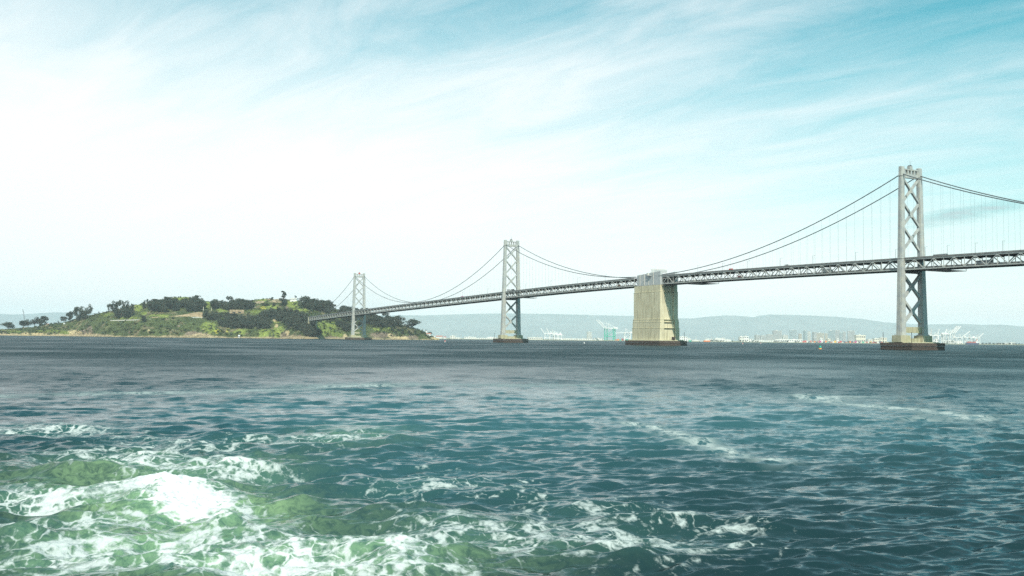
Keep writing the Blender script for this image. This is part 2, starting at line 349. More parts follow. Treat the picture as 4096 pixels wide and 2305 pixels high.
    Z = Z + hump + .50*rough_tex*np.clip(F-.45, 0, 1)
    F = F + .9*np.clip(Z-.20, 0, 1)*np.clip(F+.15, 0, 1)      # crests in the wake carry more foam
    lim_far = np.clip((2300-D)/800, 0, 1)[:,None]; Z = Z*lim_far
    nr, nc = X.shape
    V = np.stack([X2, Y2, Z], -1).reshape(-1, 3)
    i = np.arange(nr-1)[:,None]; j = np.arange(nc)[None]; jn = (j+1) % nc
    Q = np.stack(np.broadcast_arrays(i*nc+j, (i+1)*nc+j, (i+1)*nc+jn, i*nc+jn), -1).reshape(-1, 4)
    me = bpy.data.meshes.new('water')
    me.vertices.add(len(V)+1)
    me.vertices.foreach_set('co', np.concatenate([V, [[CAM[0], CAM[1], 0]]]).ravel().astype(np.float32))
    tri = np.stack([np.full(nc, len(V)), np.arange(nc), (np.arange(nc)+1) % nc], -1)
    nl = Q.size + tri.size
    me.loops.add(nl); me.loops.foreach_set('vertex_index', np.concatenate([Q.ravel(), tri.ravel()]).astype(np.int32))
    me.polygons.add(len(Q)+len(tri))
    ls = np.concatenate([np.arange(len(Q))*4, Q.size+np.arange(len(tri))*3])
    me.polygons.foreach_set('loop_start', ls.astype(np.int32))
    me.polygons.foreach_set('use_smooth', np.ones(len(ls), bool))
    me.update(calc_edges=True); me.validate()
    d = np.broadcast_to(D[:,None], X.shape)
    def attr(nm, a):
        t = me.attributes.new(nm, 'FLOAT', 'POINT'); t.data.foreach_set('value', np.append(np.broadcast_to(a, X.shape).ravel(), 0).astype(np.float32))
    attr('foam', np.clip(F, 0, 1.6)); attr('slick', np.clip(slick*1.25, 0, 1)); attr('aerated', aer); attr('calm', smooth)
    # share of the waves that the mesh is too coarse to hold
    attr('ripple', np.clip((d-25)/70, 0, 1)); attr('chop', np.clip((d-90)/200, 0, 1))
    o = obj('water', me, water_material()); tag(o, 'choppy slate and teal bay water with a foaming boat wake', 'water', kind='structure')
    return o
def water_material():
    m_, nt, N, L, b = mat_base('bay_water')
    def nd(t, **k):
        n = N.new(t)
        for a, c in k.items(): setattr(n, a, c)
        return n
    def mt(op, a, c=None, e=None, clamp=False):
        n = nd('ShaderNodeMath', operation=op, use_clamp=clamp)
        for i, v in enumerate((a, c, e)):
            if v is None: continue
            if isinstance(v, (int, float)): n.inputs[i].default_value = v
            else: L.new(v, n.inputs[i])
        return n.outputs[0]
    def ss(v, a, c, lo=0., hi=1.):
        n = nd('ShaderNodeMapRange', interpolation_type='SMOOTHSTEP')
        for i, q in enumerate((v, a, c, lo, hi)):
            if isinstance(q, (int, float)): n.inputs[i].default_value = q
            else: L.new(q, n.inputs[i])
        return n.outputs[0]
    def at(nm): return nd('ShaderNodeAttribute', attribute_name=nm).outputs['Fac']
    g = nd('ShaderNodeNewGeometry'); P = g.outputs['Position']
    def noise(scale, detail, rough=.5, dist=0., sc3=None, turn=0.0):
        v = P
        if sc3:
            mp = nd('ShaderNodeMapping', vector_type='TEXTURE'); mp.inputs['Scale'].default_value = sc3; mp.inputs['Rotation'].default_value = (0, 0, turn); L.new(P, mp.inputs[0]); v = mp.outputs[0]
        n = nd('ShaderNodeTexNoise'); L.new(v, n.inputs['Vector']); n.inputs['Scale'].default_value = scale
        n.inputs['Detail'].default_value = detail; n.inputs['Roughness'].default_value = rough; n.inputs['Distortion'].default_value = dist
        return n
    foamA, slick, aer, calm, rip, chop = (at(q) for q in ('foam', 'slick', 'aerated', 'calm', 'ripple', 'chop'))
    # ---- slopes finer than the mesh, drawn out along the crests
    CR = dict(sc3=(1, 2.6, 1), turn=math.atan2(FH[1], FH[0]) + math.radians(14))
    def slope(n, amt):
        v = nd('ShaderNodeVectorMath', operation='SUBTRACT'); L.new(n.outputs['Color'], v.inputs[0]); v.inputs[1].default_value = (.5, .5, .5)
        s_ = nd('ShaderNodeVectorMath', operation='SCALE'); L.new(v.outputs[0], s_.inputs[0])
        if isinstance(amt, (int, float)): s_.inputs['Scale'].default_value = amt
        else: L.new(amt, s_.inputs['Scale'])
        return s_.outputs[0]
    def vadd(a, c):
        v = nd('ShaderNodeVectorMath', operation='ADD'); L.new(a, v.inputs[0]); L.new(c, v.inputs[1]); return v.outputs[0]
    gust = ss(noise(.014, 8, .66, .3).outputs[0], .36, .64, .42, 1.40)
    keep = mt('MULTIPLY', gust, mt('SUBTRACT', 1.0, mt('MULTIPLY', calm, .4)))
    fine = slope(noise(3.6, 5, .62, 0, **CR), mt('MULTIPLY', keep, .80))
    ripn = slope(noise(.7, 4, .6, 0, **CR), mt('MULTIPLY', mt('MULTIPLY', rip, keep), .55))
    chopn = slope(noise(.22, 3, .5), mt('MULTIPLY', mt('MULTIPLY', chop, keep), .7))
    wav = slope(noise(1.5, 6, .64, .2, **CR), mt('MULTIPLY', keep, 1.05))
    tot = vadd(vadd(vadd(fine, wav), ripn), chopn)
    mul = nd('ShaderNodeVectorMath', operation='MULTIPLY'); L.new(tot, mul.inputs[0]); mul.inputs[1].default_value = (1, 1, 0)
    nsum = nd('ShaderNodeVectorMath', operation='ADD'); L.new(g.outputs['Normal'], nsum.inputs[0])
    nrm = nd('ShaderNodeVectorMath', operation='NORMALIZE'); L.new(nsum.outputs[0], nrm.inputs[0])
    # ---- foam: torn sheets and lace
    warp = noise(.55, 3, .5)
    wv = nd('ShaderNodeVectorMath', operation='MULTIPLY_ADD'); L.new(warp.outputs['Color'], wv.inputs[0]); wv.inputs[1].default_value = (2.4, 2.4, 0); L.new(P, wv.inputs[2])
    n1 = nd('ShaderNodeTexNoise'); L.new(wv.outputs[0], n1.inputs['Vector']); n1.inputs['Scale'].default_value = .75; n1.inputs['Detail'].default_value = 9; n1.inputs['Roughness'].default_value = .62
    sheet = ss(n1.outputs[0], .30, .70)
    vo = nd('ShaderNodeTexVoronoi', feature='DISTANCE_TO_EDGE'); L.new(wv.outputs[0], vo.inputs['Vector']); vo.inputs['Scale'].default_value = .62
    vo2 = nd('ShaderNodeTexVoronoi', feature='DISTANCE_TO_EDGE'); L.new(wv.outputs[0], vo2.inputs['Vector']); vo2.inputs['Scale'].default_value = 1.7
    lace = mt('MAXIMUM', ss(vo.outputs[0], .13, .0), mt('MULTIPLY', ss(vo2.outputs[0], .12, .0), .75))
    fine_n = noise(3.6, 8, .68, .6).outputs[0]
    key = mt('ADD', mt('ADD', mt('MULTIPLY', sheet, .54), mt('MULTIPLY', lace, .40)), mt('MULTIPLY', mt('SUBTRACT', fine_n, .5), 1.35))
    thr = mt('SUBTRACT', 1.02, foamA)
    foam = mt('MULTIPLY', ss(mt('SUBTRACT', key, thr), -.07, .40), ss(foamA, .06, .25))
    sl_n = ss(noise(1.1, 9, .72, .5).outputs[0], .40, .54)
    foam2 = mt('MULTIPLY', mt('MULTIPLY', slick, sl_n), 1.0, clamp=True)
    # rare small whitecaps far out
    cap = mt('MULTIPLY', ss(noise(.10, 6, .72).outputs[0], .70, .76), mt('MULTIPLY', chop, .5))
    F = mt('MAXIMUM', mt('MAXIMUM', foam, foam2), cap, clamp=True)
    bub = slope(noise(6.5, 5, .65), mt('MULTIPLY', F, 2.2))
    L.new(vadd(mul.outputs[0], bub), nsum.inputs[1])
    # ---- base colours: deep water, teal over the calm patches, bubble-filled water, foam
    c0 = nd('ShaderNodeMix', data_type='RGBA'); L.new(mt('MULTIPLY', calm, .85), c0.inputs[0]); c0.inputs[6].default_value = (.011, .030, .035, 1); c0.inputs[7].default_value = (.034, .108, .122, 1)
    bub_n = ss(noise(2.6, 9, .72, .8).outputs[0], .34, .62, .35, 1.25)
    c1 = nd('ShaderNodeMix', data_type='RGBA'); L.new(mt('MULTIPLY', aer, bub_n, clamp=True), c1.inputs[0]); L.new(c0.outputs[2], c1.inputs[6]); c1.inputs[7].default_value = (.25, .385, .20, 1)
    aw = mt('MULTIPLY', ss(foamA, .2, 1.0), .35)
    c1b = nd('ShaderNodeMix', data_type='RGBA'); L.new(aw, c1b.inputs[0]); L.new(c1.outputs[2], c1b.inputs[6]); c1b.inputs[7].default_value = (.09, .24, .19, 1)
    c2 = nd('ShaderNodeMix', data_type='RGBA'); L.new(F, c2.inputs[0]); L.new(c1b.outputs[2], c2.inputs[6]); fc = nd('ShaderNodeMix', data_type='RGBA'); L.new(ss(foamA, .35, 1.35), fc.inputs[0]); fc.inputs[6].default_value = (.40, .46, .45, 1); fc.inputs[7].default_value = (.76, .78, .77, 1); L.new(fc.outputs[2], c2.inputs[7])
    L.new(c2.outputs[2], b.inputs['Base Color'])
    b.inputs['IOR'].default_value = 1.333
    L.new(mt('SUBTRACT', .5, mt('MULTIPLY', chop, .12)), b.inputs['Specular IOR Level'])
    r1 = mt('MULTIPLY', mt('ADD', mt('ADD', .10, mt('MULTIPLY', rip, .15)), mt('MULTIPLY', chop, .24)), mt('MULTIPLY', mt('ADD', .55, mt('MULTIPLY', gust, .45)), mt('SUBTRACT', 1.0, mt('MULTIPLY', calm, .28))))
    r2 = nd('ShaderNodeMix', data_type='FLOAT'); L.new(F, r2.inputs[0]); L.new(r1, r2.inputs[2]); r2.inputs[3].default_value = .75
    L.new(r2.outputs[0], b.inputs['Roughness'])
    L.new(nrm.outputs[0], b.inputs['Normal'])
    return m_
build_water()

# ------------------------------------------------------------------ island, far shore and hills
QN = np.array([-500,-200,0,80,150,200,250,290,330,380,430,480,540,580,620,660,700,740,780,820,860,900,950,1000,1060,1100,1150,1190,1230,1280,1340,1400,1450,1520,1560,1600,1650,1700,1735,1752])
YN = np.array([1326,1322,1318,1314,1308,1300,1291,1282,1272,1257,1246,1240,1222,1212,1205,1196,1190,1189,1195,1205,1211,1213,1211,1204,1195,1196,1199,1203,1215,1225,1238,1252,1260,1272,1284,1300,1313,1328,1345,1353])
DSQ = np.array([-500,0,300,450,600,900,1130,1225,1250,1330,1440,1600,1760]); DSV = np.array([2980,2720,2640,2450,2360,2400,2400,2300,2300,2390,2440,2520,2640])
def shore_depth(q): return np.interp(q, DSQ, DSV)
def ridge_t(q): return np.interp(q, [-500,0,200,400,600,1000,1250,1450,1600,1700,1752], [50,55,110,230,330,340,300,220,120,50,20])
def ridge_z(q):
    d = shore_depth(q)+ridge_t(q); y = np.interp(q, QN, YN)
    return np.maximum(CH + (yh(q)-y)*d/FPX, 2.0)
def island_z(q, D):
    q = np.asarray(q, float); D = np.asarray(D, float)
    X = (q-W/2)*D/FPX
    wob = (vnoise(X*.02+50, D*.004, 21, 3)-.5)*26
    t = D - shore_depth(q) + wob
    zr = ridge_z(q); tr = ridge_t(q)
    cl = np.minimum(10+14*vnoise(X*.013+9, D*.002+3, 22, 3), .55*zr)
    u = np.clip(t/tr, -1, 4)
    rise = np.interp(u, [-.3,0,.03,.12,.40,.75,1.0,1.25,2.2,2.6], [-.05,0,.03,.18,.50,.86,1.0,.97,.35,-.05])
    z = np.where(t < 26, np.minimum(np.interp(t, [-30,0,2,7,16,26], [-3,-.2,1.0,2.0,.75*1.0,1.0])*np.where(t > 9, cl, 1.0), 1e9), 0)
    z = np.where(t < 9, np.interp(t, [-30,0,2,9], [-3,-.2,1.0,2.6]), np.interp(t, [9,24], [0,1])*(cl-2.6)+2.6)
    z = np.maximum(z*np.clip((2.4-u)*3, -1, 1), np.where(t > 5, rise*zr, -3))
    # the green knoll under the bridge
    ks = np.interp(q, [1235,1268,1280,1345,1372,1395], [0,40,43,26,14,0])
    z = np.maximum(z, ks*np.exp(-((t-62)/44)**2))
    # gullies and scrub relief
    gate = np.clip((z-3)/8, 0, 1)
    z = z + gate*((vnoise(X*.02, D*.02, 31, 4)-.5)*7 + (vnoise(X*.13, D*.13, 32, 3)-.5)*3.2 + (vnoise(X*.4, D*.4, 33, 2)-.5)*1.3)
    # level shelf for the road
    rs = np.clip(1-np.abs(D-road_depth(q))/9, 0, 1)*np.clip((q-415)/25, 0, 1)*np.clip((850-q)/25, 0, 1)
    rs = np.clip(rs*2.5, 0, 1)
    return z*(1-rs) + (road_z(q)-np.where((q > 478) & (q < 566), 9.0, .6))*rs
def road_depth(q): return shore_depth(q) + np.interp(q, [400,560,820], [128,128,140])
def road_z(q):
    y = np.interp(q, [440,560,700,800,850], [1283,1280,1275.5,1270,1268]); return CH + (yh(q)-y)*road_depth(q)/FPX
def q_world(q, D):
    f = FH*0 + FH; P = CAM[:2][None] + (FH[None] + RH[None]*((np.asarray(q, float).ravel()-W/2)/FPX)[:,None]/math.cos(PIT))*np.asarray(D, float).ravel()[:,None]
    return P
def hit(px, py):
    """where the line of sight through px, py first meets the island"""
    D = np.arange(shore_depth(px)-15, shore_depth(px)+900, 2.0)
    q = np.full_like(D, px + (py-H/2)*ROLL*-1.0*0)
    z = island_z(q, D); ray = CH + (yh(px)-py)/FPX*D
    k = np.nonzero(z >= ray)[0]; k = k[0] if len(k) else int(np.argmin(ray-z))
    p = q_world([px], [D[k]])[0]
    return np.array([p[0], p[1], z[k]]), D[k]
def grid_mesh(name, V, nr, nc):
    i = np.arange(nr-1)[:,None]; j = np.arange(nc-1)[None]
    Q = np.stack(np.broadcast_arrays(i*nc+j, i*nc+j+1, (i+1)*nc+j+1, (i+1)*nc+j), -1).reshape(-1, 4)
    me = bpy.data.meshes.new(name); me.vertices.add(len(V)); me.vertices.foreach_set('co', V.ravel().astype(np.float32))
    me.loops.add(Q.size); me.loops.foreach_set('vertex_index', Q.ravel().astype(np.int32))
    me.polygons.add(len(Q)); me.polygons.foreach_set('loop_start', (np.arange(len(Q))*4).astype(np.int32))
    me.polygons.foreach_set('use_smooth', np.ones(len(Q), bool)); me.update(calc_edges=True); me.validate()
    return me
GREEN = dict(m=(.20,.245,.06), y=(.36,.34,.06), t=(.38,.30,.20), s=(.47,.37,.21), d=(.030,.048,.022), b=(.20,.155,.115), g=(.14,.175,.045))
PATCH = [(555,1232,16,16,'m'),(425,1258,28,12,'g'),(575,1255,14,9,'m'),(520,1272,60,5,'m'),(640,1262,50,5,'m'),(700,1195,48,6,'m'),(745,1192,22,5,'m'),(697,1201,12,3,'t'),(780,1190,18,3,'t'),
  (830,1215,10,16,'m'),(1050,1201,26,6,'m'),(1105,1206,32,5,'t'),(1040,1209,20,5,'t'),(1090,1198,30,3,'t'),(1047,1231,17,8,'y'),(1090,1228,26,8,'m'),(1172,1218,22,15,'m'),(1205,1243,30,9,'m'),(1145,1238,12,10,'b'),
  (890,1242,28,7,'m'),(1020,1246,28,8,'g'),(1103,1292,16,12,'m'),(1098,1284,8,6,'s'),(1106,1300,6,14,'s'),(1060,1335,42,18,'m'),(1115,1330,26,20,'m'),(1138,1340,20,14,'b'),(1150,1332,8,10,'s'),(1198,1345,14,8,'b'),
  (817,1321,10,8,'s'),(835,1312,30,24,'m'),(870,1326,10,10,'y'),(965,1328,44,13,'m'),(910,1322,10,8,'y'),(790,1335,40,9,'b'),(715,1306,7,6,'b'),(595,1325,6,7,'s'),(520,1330,8,8,'b'),
  (1310,1318,58,26,'m'),(1290,1300,20,14,'m'),(1345,1335,30,18,'g'),(1385,1345,12,9,'s'),(1330,1350,26,5,'b'),(1505,1318,16,14,'m'),(1548,1318,18,12,'m'),(1530,1340,50,14,'b'),(1560,1342,10,8,'s'),(1640,1350,40,7,'b'),(1745,1352,22,6,'s'),(1600,1352,40,5,'s'),
  (330,1334,34,14,'b'),(262,1334,26,10,'g'),(300,1330,26,10,'s'),(300,1342,60,4,'s'),(130,1336,60,4,'s'),(40,1338,50,4,'s'),(60,1325,40,8,'g'),(200,1322,60,10,'g'),(360,1325,14,22,'b'),(620,1351,260,2.2,'s'),(140,1342,200,2.0,'s'),(1000,1355,250,1.8,'t')]
def build_island():
    q = np.arange(-500, 1768, 2.2); t = np.concatenate([np.arange(-24, 60, 2.0), np.arange(60, 380, 3.4), np.arange(380, 900, 12.)])
    Q = np.broadcast_to(q[None], (len(t), len(q))); D = shore_depth(Q) + t[:,None]
    Z = island_z(Q, D)
    Z[:, :2] = np.minimum(Z[:, :2], -2); Z[:, -3:] = np.minimum(Z[:, -3:], -2); Z[-1] = np.minimum(Z[-1], -2)
    P = q_world(Q, D); V = np.column_stack([P, Z.ravel()])
    me = grid_mesh('island', V, len(t), len(q))
    X = (Q-W/2)*D/FPX
    px = proj(V).reshape(len(t), len(q), 2)
    n1 = vnoise(X*.03, D*.03, 41, 4)[..., None]; n2 = vnoise(X*.16, D*.16, 42, 3)[..., None]
    c = np.array([.036,.052,.024])*(1-n1) + np.array([.098,.12,.042])*n1
    n3 = vnoise(X*.35, D*.35, 44, 3)[..., None]; c = c*(.35+.75*n2+.6*n3)
    dry = np.clip((vnoise(X*.045+7, D*.045, 45, 4)-.58)*5, 0, .75)[..., None]; c = c*(1-dry) + np.array([.20,.165,.10])*(.5+n2)*dry
    wx = (vnoise(X*.05, D*.05, 43, 3)-.5)*2.6 + (vnoise(X*.2, D*.2, 46, 3)-.5)*1.6
    tt = (D-shore_depth(Q))
    for (a, b_, rx, ry, k) in PATCH:
        e = ((px[...,0]-a)/rx)**2 + ((px[...,1]-b_)/ry)**2 + wx
        w = np.clip((1.1-e)*1.6, 0, .92)*(tt < 520)
        c = c*(1-w[...,None]) + np.array(GREEN[k])*(.45+.65*n2+.45*n3)*w[...,None]
    low = np.clip((3.4+16*np.clip(vnoise(X*.012, D*.002, 47, 3)-.42, 0, 1)+7*(n1[...,0]-.45)-Z)/2.5, 0, 1)*(Z > -1)*(.45+.55*np.clip(n3[...,0]*2-.2, 0, 1))
    c = c*(1-low[...,None]) + np.array([.36,.285,.175])*(.35+.65*n2+.6*n3)*low[...,None]
    wet = np.clip((.7-Z)/.5, 0, 1)[..., None]; c = c*(1-wet) + np.array([.05,.045,.04])*wet
    at = me.color_attributes.new('Col', 'FLOAT_COLOR', 'POINT')
    at.data.foreach_set('color', np.concatenate([np.clip(c, 0, 1), np.ones(c.shape[:2]+(1,))], -1).ravel().astype(np.float32))
    m_, nt, N, L, b = mat_base('island_ground')
    ca = N.new('ShaderNodeVertexColor'); ca.layer_name = 'Col'; g = N.new('ShaderNodeNewGeometry')
    n = N.new('ShaderNodeTexNoise'); n.inputs['Scale'].default_value = .30; n.inputs['Detail'].default_value = 6; L.new(g.outputs['Position'], n.inputs['Vector'])
    r = N.new('ShaderNodeMapRange'); L.new(n.outputs[0], r.inputs[0]); r.inputs[1].default_value = .3; r.inputs[2].default_value = .7; r.inputs[3].default_value = .55; r.inputs[4].default_value = 1.45
    vm = N.new('ShaderNodeVectorMath'); vm.operation = 'SCALE'; L.new(ca.outputs[0], vm.inputs[0]); L.new(r.outputs[0], vm.inputs['Scale'])
    L.new(vm.outputs[0], b.inputs['Base Color']); b.inputs['Roughness'].default_value = .95; b.inputs['Specular IOR Level'].default_value = .1
    bp = N.new('ShaderNodeBump'); bp.inputs['Distance'].default_value = 2.0; bp.inputs['Strength'].default_value = .9; L.new(n.outputs[0], bp.inputs['Height']); L.new(bp.outputs[0], b.inputs['Normal'])
    tag(obj('island', me, m_), 'wooded green island with tan cliffs at the waterline', 'island', kind='structure')
build_island()

HILLX = np.array([-1500,-600,0,60,120,165,240,320,600,900,1200,1450,1700,1900,2000,2200,2400,2530,2715,2760,2850,2900,2960,3010,3050,3080,3150,3250,3350,3450,3540,3700,3800,3850,3930,4000,4096,4600,5600])
HILLY = np.array([1262,1256,1255,1259,1256,1253,1250,1252,1252,1256,1258,1262,1262,1256,1254,1256,1262,1265,1273,1275,1266,1262,1264,1269,1262,1259,1260,1263,1268,1277,1290,1299,1297,1296,1300,1299,1307,1318,1330])
def build_hills():
    q = np.arange(-1500, 5600, 7.0); t = np.array([-4200.,-3200,-2400,-1700,-1200,-800,-450,-200,0,300,900,2500])
    D0 = 26000.0
    Q = np.broadcast_to(q[None], (len(t), len(q))); D = D0 + np.broadcast_to(t[:,None], Q.shape)
    zr = CH + (yh(Q)-np.interp(Q, HILLX, HILLY))*D0/FPX
    X = (Q-W/2)*D/FPX
    u = np.interp(t, [-4200,-3200,-2400,-1700,-1200,-800,-450,-200,0,300,900,2500], [0,.10,.20,.34,.48,.66,.82,.94,1,.95,.7,-.02])[:,None]
    Z = u*zr + (vnoise(X*.0016, D*.0016, 51, 4)-.5)*260*u*(1-u)*2.2 + (vnoise(X*.012, D*.004, 52, 3)-.5)*14*u
    Z[0] = -1.5; Z[-1] = -1.5
    me = grid_mesh('hills', np.column_stack([q_world(Q, D), Z.ravel()]), len(t), len(q))
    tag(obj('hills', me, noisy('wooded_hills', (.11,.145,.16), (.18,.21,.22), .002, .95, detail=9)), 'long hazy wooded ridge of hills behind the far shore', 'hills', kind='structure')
    # flat land of the far shore
    q = np.arange(1500, 5200, 20.0); sd = 5450 + 120*(vnoise(q*.004, q*0, 61, 3)-.5) + np.interp(q, [1500,1800,2600,4096,5200], [900,450,60,250,400])
    t = np.array([-14., 0., 8., 60., 400., 9000.])
    Q = np.broadcast_to(q[None], (len(t), len(q))); D = sd[None] + t[:,None]
    Z = np.broadcast_to(np.array([-2., .6, 2.2, 2.6, 3.0, 6.0])[:,None], Q.shape).copy(); Z[:, 0] = -2; Z[:, -1] = -2
    me = grid_mesh('shore_land', np.column_stack([q_world(Q, D), Z.ravel()]), len(t), len(q))
    tag(obj('shore_land', me, noisy('grassy_shore', (.20,.21,.10), (.36,.33,.22), .012, .95)), 'low grassy far shore carrying the container port', 'land', kind='structure')
def far_depth(px): return 5450 + np.interp(px, [1500,1800,2600,4096,5200], [900,450,60,250,400])
build_hills()

# ------------------------------------------------------------------ the double-deck suspension bridge
HALF = 10.05                               # half the distance between the two trusses, and between the cables
XN = [900., 704., 0., -354., -708., -1412., -1766.]; ZN = [48.2, 51.6, 63.8, 67.3, 64.3, 51.9, 44.2]; SN = [-.0175, -.0175, -.0160, 0., .0160, .0190, .0220]
def deck_z(x):
    """underside of the lower chord"""
    for i in range(len(XN)-1):
        if XN[i] >= x >= XN[i+1]:
            h = XN[i+1]-XN[i]; t = (x-XN[i])/h
            return (2*t**3-3*t**2+1)*ZN[i] + (t**3-2*t**2+t)*h*SN[i] + (-2*t**3+3*t**2)*ZN[i+1] + (t**3-t**2)*h*SN[i+1]
    return ZN[0] if x > XN[0] else ZN[-1] + (x-XN[-1])*SN[-1]
BC, TC = .45, 8.35                          # centre lines of lower and upper chord above the underside
def ribbon(x0, x1, y0, y1, zlo, zhi, step=9.3):
    n = max(2, int(abs(x1-x0)/step)+1); rings = []
    for x in np.linspace(x0, x1, n):
        z = deck_z(x); rings.append([(x, y0, z+zlo), (x, y1, z+zlo), (x, y1, z+zhi), (x, y0, z+zhi)])
    return MB().loft(rings)
def cable_path(x0, z0, x1, z1, sag, n):
    t = np.linspace(0, 1, n); return [(x0+(x1-x0)*k, z0+(z1-z0)*k-4*sag*k*(1-k)) for k in t]
def make_span(x0, x1, label, cz0, cz1, sag, cx0, cx1, clip=None):
    """x0 > x1. One stiffening truss with both roadways, its pair of main cables and its hangers."""
    mid = (x0+x1)/2
    root = thing('bridge_span', (mid, 0, deck_z(mid)), label, 'bridge span', 'spans of the suspension bridge')
    n = int(round((x0-x1)/9.29)); n += n % 2; xs = np.linspace(x0, x1, n+1)
    for s in (-1, 1):
        y = s*HALF
        ribbon(x0, x1, y-.32, y+.32, BC-.45, BC+.45).build('bottom_chord', M['truss'], root)
        ribbon(x0, x1, y-.32, y+.32, TC-.42, TC+.42).build('top_chord', M['truss'], root)
        yo = s*(HALF+.55); r_ = ribbon(x0, x1, min(yo, yo-s*.22), max(yo, yo-s*.22), 8.95, 10.05).build('barrier', M['barrier'], root)
        yo2 = s*(HALF-.95); ribbon(x0, x1, min(yo2, yo2-s*.2), max(yo2, yo2-s*.2), 1.32, 2.2).build('barrier', M['barrier'], root)
        for i, x in enumerate(xs):
            z = deck_z(x)
            bar('post', root, (x, y, z+BC+.451), (x, y, z+TC-.421), .36, .42, M['truss'], (1,0,0))
            if i < n:
                xb = xs[i+1]; zb = deck_z(xb); lo, hi = ((x, z), (xb, zb)) if i % 2 == 0 else ((xb, zb), (x, z))
                dx_ = (hi[0]-lo[0])*.045
                bar('diagonal', root, (lo[0]+dx_, y, lo[1]+BC+.46), (hi[0]-dx_, y, hi[1]+TC-.43), .46, .56, M['truss'], (0,0,1))
            gz = (z+BC, 1.5, .95) if i % 2 == 0 else (z+TC, -1.5, .95)
            zc = z+BC+.62 if i % 2 == 0 else z+TC-.62
            bar('gusset', root, (x-1.15, y, zc), (x+1.15, y, zc), .70, 1.15, M['truss'], (0,0,1))
    ribbon(x0, x1, -HALF+.75, HALF-.75, 1.00, 1.30).build('lower_roadway', M['road'], root)
    ribbon(x0, x1, -HALF-.32, HALF+.32, 8.79, 8.94).build('upper_roadway', M['road'], root)
    for i, x in enumerate(xs):
        z = deck_z(x)
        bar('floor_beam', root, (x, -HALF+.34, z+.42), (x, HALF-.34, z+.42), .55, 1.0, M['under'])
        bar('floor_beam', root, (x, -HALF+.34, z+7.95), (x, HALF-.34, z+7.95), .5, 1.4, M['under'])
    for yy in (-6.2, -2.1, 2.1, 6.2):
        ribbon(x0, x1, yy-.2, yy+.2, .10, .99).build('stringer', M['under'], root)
    # main cables and hangers
    pts = cable_path(cx0, cz0, cx1, cz1, sag, 61)
    cxs = np.array([p[0] for p in pts]); czs = np.array([p[1] for p in pts])
    for s in (-1, 1):
        MB().tube([(p[0], s*HALF, p[1]) for p in pts if clip is None or p[0] < clip], .40, 7).build('main_cable', M['cable'], root, True)
        for i, x in enumerate(xs):
            if clip is not None and x > clip: continue
            zc = np.interp(-x, -cxs, czs); zd = deck_z(x)+TC+.43
            if zc-zd > 2.2 and min(cx0, x0) >= x >= max(cx1, x1) and 0 < i < n:
                bar('hanger', root, (x, s*HALF, zd), (x, s*HALF, zc), .055, .055, M['cable'], (1,0,0))
    return root
CABT = {0: 141.8, -708: 143.3, -1412: 135.2}
def dz(x): return deck_z(x)+10.7
make_span(-2.2, -322.5, 'double-deck truss span between the nearest tower and the concrete anchorage', CABT[0], dz(-326), 14.5, 0, -326)
make_span(-377.5, -706., 'double-deck truss span between the concrete anchorage and the middle tower', dz(-374), CABT[-708], 14.5, -374, -708)
make_span(-710., -1410., 'long truss span between the middle tower and the farthest tower', CABT[-708], CABT[-1412], (CABT[-708]+CABT[-1412])/2-deck_z(-1060)-10.9, -708, -1412)
make_span(-1414., -1766., 'last truss span running into the trees of the island', CABT[-1412], dz(-1740), 14.0, -1412, -1745)
make_span(420., 2.2, 'truss span leaving the frame to the right of the nearest tower', CABT[0], CABT[0], CABT[0]-deck_z(352)-11, 704, 0, clip=430)

